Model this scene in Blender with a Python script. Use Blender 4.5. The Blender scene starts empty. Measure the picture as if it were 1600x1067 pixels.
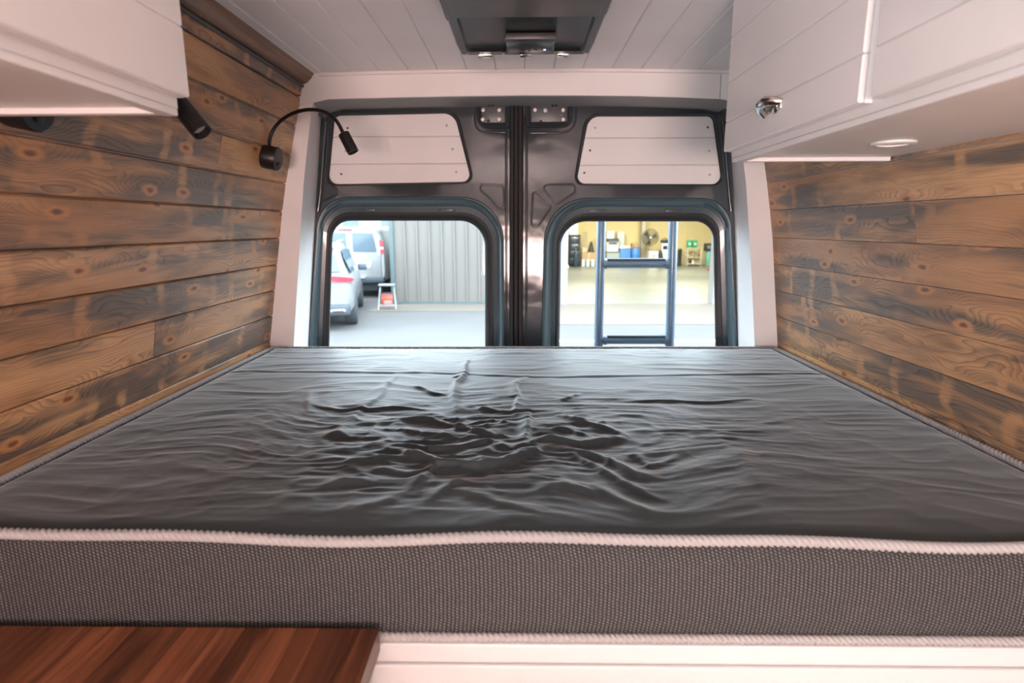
import bpy, bmesh, math, random
import numpy as np
from mathutils import Matrix, Vector

random.seed(7)
scene = bpy.context.scene
COL = scene.collection

# ------------------------------------------------------------------ camera
FPX, CX, CY = 900.0, 800.0, 533.5          # focal length and centre of the 1600x1067 frame
CAM = np.array([0.0, 0.0, 2.06])           # eye height above the tarmac, van floor is at 0.70
_fw = np.array([(813.0 - CX) / FPX, -(354.0 - CY) / FPX, 1.0]); _fw /= np.linalg.norm(_fw)
_rt = np.cross(np.array([0, 1.0, 0]), _fw); _rt /= np.linalg.norm(_rt)
_up = np.cross(_fw, _rt)
AX = np.array([_rt, _fw, _up])             # van axes (right, rearward, up) seen from the camera


def ray(px, py):
    return AX @ np.array([(px - CX) / FPX, -(py - CY) / FPX, 1.0])


def onY(px, py, y):
    r = ray(px, py); return CAM + r * (y / r[1])


def onX(px, py, x):
    r = ray(px, py); return CAM + r * (x / r[0])


def onZ(px, py, z):
    r = ray(px, py); return CAM + r * ((z - CAM[2]) / r[2])


cd = bpy.data.cameras.new('camera'); cam = bpy.data.objects.new('camera', cd); COL.objects.link(cam)
m = Matrix.Identity(4)
for i in range(3):
    m[i][0] = AX[i][0]; m[i][1] = AX[i][1]; m[i][2] = -AX[i][2]; m[i][3] = CAM[i]
cam.matrix_world = m
cd.sensor_width = 36.0; cd.lens = 36.0 * FPX / 1600.0; cd.clip_start = 0.02; cd.clip_end = 300
cd.dof.use_dof = True; cd.dof.focus_distance = 1.5; cd.dof.aperture_fstop = 4.0
scene.camera = cam

# ------------------------------------------------------------------ world, light, exposure
world = bpy.data.worlds.new('world'); scene.world = world; world.use_nodes = True
bg = world.node_tree.nodes['Background']
bg.inputs[0].default_value = (0.79, 0.905, 1.0, 1); bg.inputs[1].default_value = 11.0
scene.view_settings.view_transform = 'Standard'; scene.view_settings.look = 'None'
scene.view_settings.exposure = 0.35; scene.view_settings.gamma = 1.0
scene.view_settings.use_curve_mapping = False
scene.cycles.max_bounces = 8; scene.cycles.diffuse_bounces = 5; scene.cycles.transparent_max_bounces = 12
scene.cycles.sample_clamp_indirect = 6.0
PUCK_W = 0.9; PUCK_C = (1.0, 0.66, 0.52)
GARAGE_W = 520.0


def portal(name, loc, rot, sx, sy):
    l = bpy.data.lights.new(name, 'AREA'); l.shape = 'RECTANGLE'; l.size = sx; l.size_y = sy
    l.cycles.is_portal = True
    o = bpy.data.objects.new(name, l); COL.objects.link(o); o.location = loc; o.rotation_euler = rot
    return o


portal('portal_rear', (0.01, 2.26, 1.80), (-math.pi / 2, 0, 0), 1.5, 0.75)


def fill_lamp(name, loc, rot, sx, sy, watts, col, spread=180):
    l = bpy.data.lights.new(name, 'AREA'); l.shape = 'RECTANGLE'; l.size = sx; l.size_y = sy; l.energy = watts; l.color = col; l.spread = math.radians(spread)
    o = bpy.data.objects.new(name, l); COL.objects.link(o); o.location = loc; o.rotation_euler = rot
    return o


# added fill lamps behind the camera: warm at windscreen, cool at sliding-door window
fill_lamp('windscreen_fill', (0, -2.74, 1.78), (math.radians(124), 0, 0), 0.92, 0.7, 76.0, (1.0, 0.735, 0.685), 124)
fill_lamp('side_door_fill', (-0.86, -1.10, 1.92), (0, -math.radians(106), math.radians(20)), 0.72, 1.15, 47.0, (0.88, 0.95, 1.0), 122)

# ------------------------------------------------------------------ helpers
WM = {}


def link(o, parent=None, loc=None, rot=None, local=False):
    COL.objects.link(o)
    if loc is not None: o.location = loc
    if rot is not None: o.rotation_euler = rot
    own = Matrix.LocRotScale(o.location, o.rotation_euler, o.scale)
    if parent is not None:
        o.parent = parent
        if local:
            WM[o.name] = WM[parent.name] @ own
        else:
            o.matrix_parent_inverse = WM[parent.name].inverted(); WM[o.name] = own
    else:
        WM[o.name] = own
    return o


def tag(o, label=None, cat=None, group=None, kind=None):
    if label: o['label'] = label
    if cat: o['category'] = cat
    if group: o['group'] = group
    if kind: o['kind'] = kind
    return o


def empty(name, loc=(0, 0, 0), rz=0.0, **k):
    o = bpy.data.objects.new(name, None); o.empty_display_size = 0.05
    link(o, None, loc, (0, 0, rz)); tag(o, **k); return o


def obj(name, bm, mat, parent=None, smooth=35, loc=None, rot=None, local=False, **k):
    if isinstance(bm, bpy.types.Mesh):
        me = bm
    else:
        bmesh.ops.recalc_face_normals(bm, faces=bm.faces[:])
        me = bpy.data.meshes.new(name); bm.to_mesh(me); bm.free()
        if smooth:
            me.polygons.foreach_set('use_smooth', [True] * len(me.polygons))
            me.set_sharp_from_angle(angle=math.radians(smooth))
        me.materials.append(mat)
    o = bpy.data.objects.new(name, me)
    link(o, parent, loc, rot, local); tag(o, **k)
    return o


def box(bm, c, s, bev=0.0, seg=2, mat=None):
    r = bmesh.ops.create_cube(bm, size=1.0); vs = r['verts']
    for v in vs: v.co = Vector((v.co.x * s[0], v.co.y * s[1], v.co.z * s[2]))
    if bev > 0:
        es = list({e for v in vs for e in v.link_edges})
        r2 = bmesh.ops.bevel(bm, geom=es, offset=bev, segments=seg, profile=0.5, affect='EDGES')
        vs = list({v for f in r2['faces'] for v in f.verts} | {v for v in vs if v.is_valid})
    M = Matrix.Translation(c) @ (mat if mat is not None else Matrix.Identity(4))
    for v in vs: v.co = M @ v.co
    return vs


def bx(c, s, bev=0.0, seg=2, mat=None):
    bm = bmesh.new(); box(bm, c, s, bev, seg, mat); return bm


def b6(x0, x1, y0, y1, z0, z1, bev=0.0, seg=2):
    return bx(((x0 + x1) / 2, (y0 + y1) / 2, (z0 + z1) / 2), (abs(x1 - x0), abs(y1 - y0), abs(z1 - z0)), bev, seg)


def loft(bm, rows, closed=True, cap0=False, cap1=False):
    """rows: list of equally long point lists"""
    vr = [[bm.verts.new(p) for p in r] for r in rows]
    n = len(rows[0])
    for a, b in zip(vr, vr[1:]):
        for i in range(n if closed else n - 1):
            j = (i + 1) % n
            try: bm.faces.new((a[i], a[j], b[j], b[i]))
            except ValueError: pass
    if cap0: bm.faces.new(vr[0])
    if cap1: bm.faces.new(vr[-1])
    return vr


def frames(pts):
    pts = [Vector(p) for p in pts]; out = []; up = None
    for i, p in enumerate(pts):
        t = (pts[min(i + 1, len(pts) - 1)] - pts[max(i - 1, 0)]).normalized()
        if up is None:
            up = Vector((0, 0, 1)) if abs(t.z) < 0.9 else Vector((1, 0, 0))
        a = t.cross(up).normalized(); up = a.cross(t).normalized()
        out.append((p, a, up))
    return out


def tube(bm, pts, r, n=12, caps=True):
    rows = []
    fr = frames(pts)
    for k, (p, a, b) in enumerate(fr):
        rr = r[k] if isinstance(r, (list, tuple)) else r
        rows.append([p + (a * math.cos(2 * math.pi * i / n) + b * math.sin(2 * math.pi * i / n)) * rr for i in range(n)])
    loft(bm, rows, True, caps, caps)


def tb(pts, r, n=12):
    bm = bmesh.new(); tube(bm, pts, r, n); return bm


def cyl(bm, p0, p1, r, n=20, r1=None):
    tube(bm, [p0, p1], [r, r if r1 is None else r1], n)


def lathe(bm, c, axis, prof, n=24):
    """prof: list of (radius, height along axis)"""
    ax = Vector(axis).normalized(); up = Vector((0, 0, 1)) if abs(ax.z) < 0.9 else Vector((1, 0, 0))
    a = ax.cross(up).normalized(); b = ax.cross(a).normalized(); c = Vector(c)
    rows = [[c + ax * h + (a * math.cos(2 * math.pi * i / n) + b * math.sin(2 * math.pi * i / n)) * max(r, 1e-4) for i in range(n)] for r, h in prof]
    loft(bm, rows, True, True, True)


def lt(c, axis, prof, n=24):
    bm = bmesh.new(); lathe(bm, c, axis, prof, n); return bm


def rpoly(pts, rad, n=8):
    """rounded polygon in 2D, n+1 samples per corner"""
    out = []; N = len(pts)
    for i in range(N):
        p = np.array(pts[i], float); a = np.array(pts[i - 1], float); b = np.array(pts[(i + 1) % N], float)
        u = a - p; v = b - p; lu = np.linalg.norm(u); lv = np.linalg.norm(v); u /= lu; v /= lv
        ang = math.acos(max(-1, min(1, float(u @ v)))); r = rad[i] if isinstance(rad, (list, tuple)) else rad
        t = min(r / math.tan(ang / 2), lu * 0.49, lv * 0.49); r = t * math.tan(ang / 2)
        bis = (u + v); bis /= np.linalg.norm(bis); c = p + bis * (r / math.sin(ang / 2))
        s = p + u * t - c; e = p + v * t - c
        a0 = math.atan2(s[1], s[0]); a1 = math.atan2(e[1], e[0]); d = (a1 - a0 + math.pi) % (2 * math.pi) - math.pi
        for k in range(n + 1):
            th = a0 + d * k / n; out.append((c[0] + r * math.cos(th), c[1] + r * math.sin(th)))
    return out


def prism(bm, poly3, d):
    """closed solid from a planar outline and an offset vector"""
    loft(bm, [poly3, [Vector(p) + Vector(d) for p in poly3]], True, True, True)


def plate_with_holes(bm, loops):
    es = []
    for lp in loops:
        vs = [bm.verts.new(p) for p in lp]
        es += [bm.edges.new((vs[i], vs[(i + 1) % len(vs)])) for i in range(len(vs))]
    bmesh.ops.triangle_fill(bm, use_beauty=True, use_dissolve=False, edges=es)


# ------------------------------------------------------------------ materials
MAT = {}


def mat(name, col, rough=0.5, metal=0.0, spec=0.5, coat=0.0, bump=None, vary=None, sheen=0.0, emit=None):
    if name in MAT: return MAT[name]
    M = bpy.data.materials.new(name); M.use_nodes = True; nt = M.node_tree; p = nt.nodes['Principled BSDF']
    p.inputs['Base Color'].default_value = (*col, 1); p.inputs['Roughness'].default_value = rough
    p.inputs['Metallic'].default_value = metal; p.inputs['Specular IOR Level'].default_value = spec
    p.inputs['Coat Weight'].default_value = coat; p.inputs['Coat Roughness'].default_value = 0.06
    p.inputs['Sheen Weight'].default_value = sheen
    if emit: p.inputs['Emission Color'].default_value = (*emit[0], 1); p.inputs['Emission Strength'].default_value = emit[1]
    tc = nt.nodes.new('ShaderNodeTexCoord')
    if vary is None: vary = (6.0, 0.06)
    nz = nt.nodes.new('ShaderNodeTexNoise'); nz.inputs['Scale'].default_value = vary[0]; nz.inputs['Detail'].default_value = 4
    nt.links.new(tc.outputs['Object'], nz.inputs['Vector'])
    mx = nt.nodes.new('ShaderNodeMix'); mx.data_type = 'RGBA'
    mx.inputs['A'].default_value = (*[c * (1 - vary[1]) for c in col], 1); mx.inputs['B'].default_value = (*[min(1, c * (1 + vary[1])) for c in col], 1)
    nt.links.new(nz.outputs['Fac'], mx.inputs['Factor']); nt.links.new(mx.outputs['Result'], p.inputs['Base Color'])
    if bump:
        n2 = nt.nodes.new('ShaderNodeTexNoise'); n2.inputs['Scale'].default_value = bump[0]; n2.inputs['Detail'].default_value = 3
        nt.links.new(tc.outputs['Object'], n2.inputs['Vector'])
        b = nt.nodes.new('ShaderNodeBump'); b.inputs['Strength'].default_value = bump[1]; b.inputs['Distance'].default_value = bump[2]
        nt.links.new(n2.outputs['Fac'], b.inputs['Height']); nt.links.new(b.outputs['Normal'], p.inputs['Normal'])
    MAT[name] = M; return M


class NT:
    """tiny node-tree writer"""
    def __init__(s, name):
        s.m = bpy.data.materials.new(name); s.m.use_nodes = True; s.t = s.m.node_tree; s.p = s.t.nodes['Principled BSDF']
        s.tc = s.t.nodes.new('ShaderNodeTexCoord'); s.oi = s.t.nodes.new('ShaderNodeObjectInfo'); MAT[name] = s.m

    def n(s, typ, ins=None, **k):
        nd = s.t.nodes.new(typ)
        for a, b in k.items(): setattr(nd, a, b)
        for a, b in (ins or {}).items(): s.put(nd, a, b)
        return nd

    def put(s, nd, a, b):
        if isinstance(b, bpy.types.NodeSocket): s.t.links.new(b, nd.inputs[a])
        else: nd.inputs[a].default_value = b

    def math(s, op, a, b=0.0, c=None, clamp=False):
        nd = s.n('ShaderNodeMath', {0: a, 1: b}, operation=op, use_clamp=clamp)
        if c is not None: s.put(nd, 2, c)
        return nd.outputs[0]

    def mapr(s, v, a, b, c=0.0, d=1.0):
        return s.n('ShaderNodeMapRange', {0: v, 1: a, 2: b, 3: c, 4: d}, clamp=True, interpolation_type='SMOOTHSTEP').outputs[0]

    def mix(s, f, a, b):
        nd = s.n('ShaderNodeMix', data_type='RGBA')
        s.put(nd, 'Factor', f)
        for k, v in (('A', a), ('B', b)):
            s.put(nd, k, (*v, 1) if isinstance(v, tuple) and len(v) == 3 else v)
        return nd.outputs['Result']

    def vmul(s, v, k):
        return s.n('ShaderNodeVectorMath', {0: v, 1: k}, operation='MULTIPLY').outputs[0]

    def vadd(s, v, k):
        return s.n('ShaderNodeVectorMath', {0: v, 1: k}, operation='ADD').outputs[0]

    def noise(s, v, sc, det=4, rough=0.55, dist=0.0):
        return s.n('ShaderNodeTexNoise', {'Vector': v, 'Scale': sc, 'Detail': det, 'Roughness': rough, 'Distortion': dist}).outputs['Fac']

    def seeded(s):
        r = s.math('MULTIPLY', s.oi.outputs['Random'], 37.0)
        cv = s.n('ShaderNodeCombineXYZ', {0: s.math('MULTIPLY', r, 0.31), 1: r, 2: s.math('MULTIPLY', r, 0.77)}).outputs[0]
        return s.vadd(s.tc.outputs['Object'], cv)

    def bump(s, h, st=0.3, d=0.002):
        nd = s.n('ShaderNodeBump', {'Height': h, 'Strength': st, 'Distance': d}); s.t.links.new(nd.outputs[0], s.p.inputs['Normal'])


def make_burnt_pine():
    """torched pine plank: grain along local Y, width along local Z"""
    s = NT('burnt_pine'); v = s.seeded(); sep = s.n('ShaderNodeSeparateXYZ', {0: v}); y, z = sep.outputs[1], sep.outputs[2]

    def kn(sy, sz, off):
        cv = s.n('ShaderNodeCombineXYZ', {0: s.math('MULTIPLY_ADD', y, sy, off), 1: s.math('MULTIPLY', z, sz), 2: 0.0}).outputs[0]
        jit = s.n('ShaderNodeTexNoise', {'Vector': s.vmul(v, (1, 30, 30)), 'Scale': 1.0, 'Detail': 2}).outputs['Color']
        cv = s.vadd(cv, s.vmul(jit, (0.07, 0.07, 0)))
        return s.n('ShaderNodeTexVoronoi', {'Vector': cv, 'Scale': 1.0, 'Randomness': 1.0}, voronoi_dimensions='2D').outputs['Distance']
    k1 = kn(3.6, 8.5, 0.0)
    knot = s.mapr(k1, 0.06, 0.13, 1.0, 0.0); kcore = s.mapr(k1, 0.02, 0.065, 1.0, 0.0); khalo = s.mapr(k1, 0.05, 0.45, 1.0, 0.0)
    warp = s.noise(s.vmul(v, (1, 0.9, 5.0)), 1.4, 3); warp2 = s.noise(s.vmul(v, (1, 3.5, 22.0)), 1.0, 2)
    rr = s.math('ADD', z, s.math('MULTIPLY', warp, 0.20)); rr = s.math('ADD', rr, s.math('MULTIPLY', khalo, 0.040)); rr = s.math('ADD', rr, s.math('MULTIPLY', warp2, 0.012))
    saw = s.math('FRACT', s.math('MULTIPLY', rr, 135.0))
    late = s.math('MULTIPLY', s.math('POWER', saw, 2.6), s.mapr(saw, 0.93, 1.0, 1.0, 0.0))
    fine = s.noise(s.vmul(v, (1, 10.0, 380.0)), 1.0, 3)
    bn = s.noise(s.vmul(v, (1, 2.2, 17.0)), 1.0, 3, 0.55, 0.4); bn2 = s.noise(s.vmul(v, (1, 1.1, 3.5)), 1.0, 2)
    burn = s.mapr(s.math('ADD', s.math('MULTIPLY', bn, 0.72), s.math('MULTIPLY', bn2, 0.48)), 0.55, 0.71)
    # pale cross bands where knots kept the flame off
    w1 = s.math('MULTIPLY_ADD', y, 5.0, s.math('MULTIPLY', s.noise(s.vmul(v, (1, 6, 18)), 1.0, 2), 0.35))
    st = s.n('ShaderNodeTexVoronoi', {'W': w1, 'Scale': 1.0, 'Randomness': 1.0}, voronoi_dimensions='1D').outputs['Distance']
    strip = s.mapr(st, 0.03, 0.11, 1.0, 0.0)
    burn = s.math('MULTIPLY', burn, s.math('SUBTRACT', 1.0, s.math('MULTIPLY', strip, s.mapr(s.noise(s.vmul(v, (1, 4, 25)), 1.0, 2), 0.35, 0.6, 0.05, 0.85))))
    burn = s.math('MULTIPLY', burn, s.math('SUBTRACT', 1.0, s.math('MULTIPLY', knot, 0.85)))
    tone = s.noise(s.vmul(v, (1, 1.6, 6.0)), 1.0, 3)
    base = s.mix(s.mapr(tone, 0.3, 0.7), (0.42, 0.200, 0.085), (0.64, 0.36, 0.17))
    base = s.mix(s.math('MULTIPLY', s.mapr(fine, 0.45, 0.75), 0.30), base, (0.26, 0.11, 0.045))
    sc = s.noise(s.vmul(v, (1, 3.2, 20.0)), 1.0, 4)
    base = s.mix(s.math('MULTIPLY', s.mapr(sc, 0.47, 0.70), 0.60), base, (0.165, 0.078, 0.038))
    ga = s.mapr(s.noise(s.vmul(v, (1, 1.7, 9.0)), 1.0, 2), 0.35, 0.65, 0.22, 0.80)
    c = s.mix(s.math('MULTIPLY', late, ga), base, (0.120, 0.055, 0.026))
    bc = s.mix(late, (0.112, 0.082, 0.064), (0.034, 0.027, 0.025))
    c = s.mix(s.math('MULTIPLY', burn, 0.88), c, bc)
    c = s.mix(s.math('MULTIPLY', knot, 0.75), c, (0.50, 0.22, 0.080))
    c = s.mix(s.math('MULTIPLY', kcore, 0.85), c, (0.10, 0.036, 0.015))
    s.t.links.new(c, s.p.inputs['Base Color'])
    s.p.inputs['Roughness'].default_value = 0.36; s.p.inputs['Specular IOR Level'].default_value = 0.5
    s.bump(s.math('ADD', s.math('MULTIPLY', late, 0.5), fine), 0.25, 0.0012)
    return s.m


def make_walnut():
    s = NT('walnut_stave'); v = s.seeded()
    g = s.noise(s.vmul(v, (60.0, 3.0, 20.0)), 1.0, 5, 0.6, 0.6)
    w = s.noise(s.vmul(v, (12.0, 1.2, 4.0)), 1.0, 2)
    c = s.mix(s.mapr(g, 0.32, 0.68), (0.070, 0.021, 0.010), (0.27, 0.095, 0.042))
    c = s.mix(s.mapr(w, 0.4, 0.7), c, (0.145, 0.046, 0.020))
    tone = s.math('ADD', 0.62, s.math('MULTIPLY', s.oi.outputs['Random'], 0.8))
    hv = s.n('ShaderNodeHueSaturation', {'Value': tone, 'Color': c}).outputs[0]
    s.t.links.new(hv, s.p.inputs['Base Color']); s.p.inputs['Roughness'].default_value = 0.33
    s.bump(g, 0.12, 0.0008); return s.m


def make_crown_wood():
    s = NT('stained_trim_wood'); v = s.seeded()
    g = s.noise(s.vmul(v, (60, 2.5, 60)), 1.0, 4, 0.6, 0.4)
    c = s.mix(s.mapr(g, 0.3, 0.7), (0.115, 0.052, 0.024), (0.26, 0.13, 0.06))
    s.t.links.new(c, s.p.inputs['Base Color']); s.p.inputs['Roughness'].default_value = 0.4; return s.m


def make_sheet():
    s = NT('charcoal_velour'); v = s.tc.outputs['Object']
    n1 = s.noise(v, 5.0, 4); n2 = s.noise(v, 900.0, 2)
    c = s.mix(s.mapr(n1, 0.3, 0.7), (0.018, 0.026, 0.030), (0.026, 0.035, 0.039))
    s.t.links.new(c, s.p.inputs['Base Color']); s.p.inputs['Roughness'].default_value = 0.56
    s.p.inputs['Specular IOR Level'].default_value = 0.45
    s.p.inputs['Sheen Weight'].default_value = 0.55; s.p.inputs['Sheen Roughness'].default_value = 0.35
    s.bump(s.math('ADD', s.math('MULTIPLY', n2, 0.3), s.noise(s.vmul(v, (22, 60, 10)), 1.0, 3)), 0.22, 0.002)
    return s.m


def make_weave():
    s = NT('heather_grey_weave'); v = s.tc.outputs['Object']
    sep = s.n('ShaderNodeSeparateXYZ', {0: v})
    along = s.math('ADD', sep.outputs[0], sep.outputs[1])
    K = 2 * math.pi / 0.0056
    wob = s.math('MULTIPLY', s.noise(v, 60, 2), 2.2)
    col = s.math('SINE', s.math('ADD', s.math('MULTIPLY', along, K), wob))
    row = s.math('SINE', s.math('ADD', s.math('MULTIPLY', sep.outputs[2], K * 1.25), s.math('ADD', s.math('MULTIPLY', along, K * 0.5), wob)))
    h = s.math('MULTIPLY', s.math('ADD', col, 1.0), s.math('ADD', row, 1.0))
    h = s.math('MULTIPLY', h, 0.25)
    fl = s.noise(s.vmul(v, (300, 300, 300)), 1.0, 3)
    c = s.mix(s.mapr(h, 0.03, 0.7), (0.028, 0.027, 0.0265), (0.185, 0.178, 0.172))
    c = s.mix(s.math('MULTIPLY', s.mapr(fl, 0.35, 0.7), 0.5), c, (0.055, 0.052, 0.050))
    s.t.links.new(c, s.p.inputs['Base Color']); s.p.inputs['Roughness'].default_value = 0.95
    s.p.inputs['Specular IOR Level'].default_value = 0.1
    s.bump(h, 0.7, 0.002); return s.m


def make_glass(name='window_glass', tint=(0.93, 0.96, 0.965)):
    s = NT(name); t = s.t; t.nodes.remove(s.p)
    out = [n for n in t.nodes if n.type == 'OUTPUT_MATERIAL'][0]
    tr = s.n('ShaderNodeBsdfTransparent', {0: (*tint, 1)}); gl = s.n('ShaderNodeBsdfGlossy', {0: (1, 1, 1, 1), 'Roughness': 0.02})
    fr = s.n('ShaderNodeFresnel', {0: 1.45}); nz = s.noise(s.tc.outputs['Object'], 3.0)
    f = s.math('MULTIPLY', fr.outputs[0], s.math('ADD', 0.11, s.math('MULTIPLY', nz, 0.02)))
    mx = s.n('ShaderNodeMixShader', {0: f, 1: tr.outputs[0], 2: gl.outputs[0]})
    t.links.new(mx.outputs[0], out.inputs[0]); return s.m


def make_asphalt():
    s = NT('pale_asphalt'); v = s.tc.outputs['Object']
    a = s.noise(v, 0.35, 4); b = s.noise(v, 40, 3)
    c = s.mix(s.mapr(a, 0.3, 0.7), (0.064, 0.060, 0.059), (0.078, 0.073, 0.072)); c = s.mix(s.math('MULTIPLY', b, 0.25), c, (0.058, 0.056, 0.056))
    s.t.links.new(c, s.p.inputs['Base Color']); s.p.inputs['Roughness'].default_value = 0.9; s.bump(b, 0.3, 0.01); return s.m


def make_concrete(name, c0, c1, rough):
    s = NT(name); v = s.tc.outputs['Object']
    a = s.noise(v, 0.5, 5, 0.6); b = s.noise(s.vmul(v, (0.25, 2.0, 1)), 1.0, 4)
    c = s.mix(s.mapr(a, 0.3, 0.7), c0, c1); c = s.mix(s.math('MULTIPLY', s.mapr(b, 0.5, 0.75), 0.35), c, tuple(k * 0.7 for k in c0))
    s.t.links.new(c, s.p.inputs['Base Color']); s.p.inputs['Roughness'].default_value = rough; return s.m


PINE = make_burnt_pine(); WALNUT = make_walnut(); CROWN = make_crown_wood(); SHEET = make_sheet(); WEAVE = make_weave()
GLASS = make_glass(); ASPHALT = make_asphalt()
APRON = make_concrete('sunlit_concrete', (0.100, 0.080, 0.064), (0.120, 0.097, 0.078), 0.85)  # sunlight on this strip is put into the paler, warmer concrete colour
GFLOOR = make_concrete('polished_concrete', (0.15, 0.15, 0.125), (0.19, 0.19, 0.16), 0.35)
WHITE = mat('satin_white_paint', (0.78, 0.75, 0.74), 0.38, bump=(9, 0.06, 0.004))
WHITE2 = mat('matte_white_paint', (0.80, 0.78, 0.775), 0.5, bump=(14, 0.05, 0.004))
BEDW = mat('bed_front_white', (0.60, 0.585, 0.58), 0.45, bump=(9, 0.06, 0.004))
CEILW = mat('ceiling_white_paint', (0.86, 0.83, 0.83), 0.45, bump=(9, 0.08, 0.004))
PAINT = mat('slate_car_paint', (0.032, 0.040, 0.045), 0.13, 0.0, 0.4, 0.35, bump=(5.5, 0.35, 0.012))
PAINT2 = mat('slate_car_paint_sky_tint', (0.050, 0.085, 0.100), 0.28, 0.0, 0.5, 0.4, bump=(7, 0.2, 0.008))  # sky reflection on the window surround put into a bluer, lighter slate
RUBBER = mat('black_rubber', (0.012, 0.012, 0.013), 0.55)
BLACKM = mat('black_metal', (0.014, 0.013, 0.013), 0.38, 0.3)
BLACKP = mat('charcoal_plastic', (0.013, 0.014, 0.016), 0.34)
BROWNP = mat('smoked_plastic', (0.036, 0.032, 0.031), 0.4)
STEEL = mat('zinc_steel', (0.50, 0.49, 0.47), 0.3, 0.9)
CHROME = mat('brushed_nickel', (0.62, 0.58, 0.55), 0.18, 1.0)
CORD = mat('off_white_cord', (0.36, 0.34, 0.335), 0.8)
LADDER = mat('ladder_hazed_coat', (0.10, 0.145, 0.20), 0.35, 0.1, 0.5, 0.3)  # veiling haze over the ladder is put into this lighter coat colour

# ================================================================== VAN SHELL
YB, YD = 1.96, 2.13            # face of the rear trim, inner skin of the rear doors
ZB = 1.652                     # top of the mattress
YF = -2.80                     # front of the cab


def prof(pts):
    zs = [p[0] for p in pts]; xs = [p[1] for p in pts]
    return lambda z: float(np.interp(z, zs, xs))


WL = prof([(0.70, -0.905), (1.40, -0.890), (1.655, -0.876), (2.16, -0.787), (2.60, -0.672)])
WR = prof([(0.70, 0.915), (1.40, 0.903), (1.655, 0.888), (2.045, 0.836), (2.27, 0.792), (2.60, 0.694)])
ZC = lambda x: 2.548 - 0.020 * x * x      # slightly arched ceiling

obj('floor', b6(-0.98, 0.98, YF, YD + 0.06, 0.62, 0.70), mat('pale_bounce_floor', (0.48, 0.38, 0.29), 0.5, bump=(40, 0.2, 0.002)), kind='structure')  # unseen floor made pale and warm to bounce light up to the ceiling


def wall_shell(name, W, sgn, y0, y1, z0=0.64, z1=2.62):
    bm = bmesh.new(); t = 0.012
    zs = [z0, 1.0, 1.4, 1.655, 1.9, 2.16, 2.4, z1]; zs = [z for z in zs if z0 <= z <= z1]
    if zs[0] != z0: zs = [z0] + zs
    if zs[-1] != z1: zs.append(z1)
    ring = [(W(z) + sgn * t, z) for z in zs] + [(W(z) + sgn * (t + 0.05), z) for z in reversed(zs)]
    loft(bm, [[(x, y0, z) for x, z in ring], [(x, y1, z) for x, z in ring]], True, True, True)
    return bm


wallL = obj('wall_left', wall_shell('', WL, -1, -0.60, YD + 0.08), WHITE2, smooth=0, kind='structure')
obj('wall_left_cab', wall_shell('', WL, -1, YF, -1.90), WHITE2, smooth=0, kind='structure')
obj('wall_left_header', wall_shell('', WL, -1, -1.90, -0.60, 2.30, 2.62), WHITE2, smooth=0, kind='structure')
obj('wall_left_door', wall_shell('', WL, -1, -1.90, -0.60, 0.64, 1.55), WHITE2, smooth=0, kind='structure')  # unseen lower door part, closed to cut light on the bed front
bm = bmesh.new(); prism(bm, [(WL(1.55) - 0.04, -1.90, 1.55), (WL(1.55) - 0.04, -0.60, 1.55), (WL(2.30) - 0.04, -0.60, 2.30), (WL(2.30) - 0.04, -1.90, 2.30)], (-0.005, 0, 0))
obj('window_1', bm, make_glass('light_cutting_glass', (0.25, 0.27, 0.28)), smooth=0, kind='structure')  # unseen side window, dark tint added to hold back cool sky light
obj('window_2', b6(-0.77, 0.77, YF - 0.01, YF + 0.0, 1.54, 2.36), make_glass('light_cutting_windscreen', (0.22, 0.20, 0.18)), smooth=0, kind='structure')  # windscreen out of view, darkened to dim sky light from the front
wallR = obj('wall_right', wall_shell('', WR, 1, YF, YD + 0.08), WHITE2, smooth=0, kind='structure')
bm = bmesh.new()
box(bm, (0, YF, 1.10), (1.96, 0.06, 0.90)); box(bm, (0, YF, 2.50), (1.96, 0.06, 0.30))
for sx in (-1, 1): box(bm, (sx * 0.87, YF, 1.95), (0.22, 0.06, 0.80))
obj('wall_front', bm, WHITE2, smooth=0, kind='structure')

# ceiling with its boards
bm = bmesh.new()
xs = np.linspace(-0.80, 0.80, 17)
ring = [(x, ZC(x) + 0.012) for x in xs] + [(x, ZC(x) + 0.09) for x in xs[::-1]]
loft(bm, [[(x, YF, z) for x, z in ring], [(x, YD + 0.08, z) for x, z in ring]], True, True, True)
ceil = obj('ceiling', bm, CEILW, smooth=0, kind='structure')
PW = 0.0916
bm = bmesh.new(); cs = [(-PW / 2 + 0.0004, 0.003), (-PW / 2 + 0.003, 0), (PW / 2 - 0.003, 0), (PW / 2 - 0.0004, 0.003), (PW / 2 - 0.0004, 0.0125), (-PW / 2 + 0.0004, 0.0125)]
loft(bm, [[(x, -0.7, z) for x, z in cs], [(x, YB + 0.02, z) for x, z in cs]], True, True, True)
bmesh.ops.recalc_face_normals(bm, faces=bm.faces[:])
cplank = bpy.data.meshes.new('plank'); bm.to_mesh(cplank); bm.free(); cplank.materials.append(CEILW)
for k in range(-8, 8):
    x = 0.0135 + (k + 0.5) * PW
    obj('plank', cplank, None, ceil, loc=(x, 0, ZC(x)), rot=(0, math.atan(0.04 * x), 0))

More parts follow.
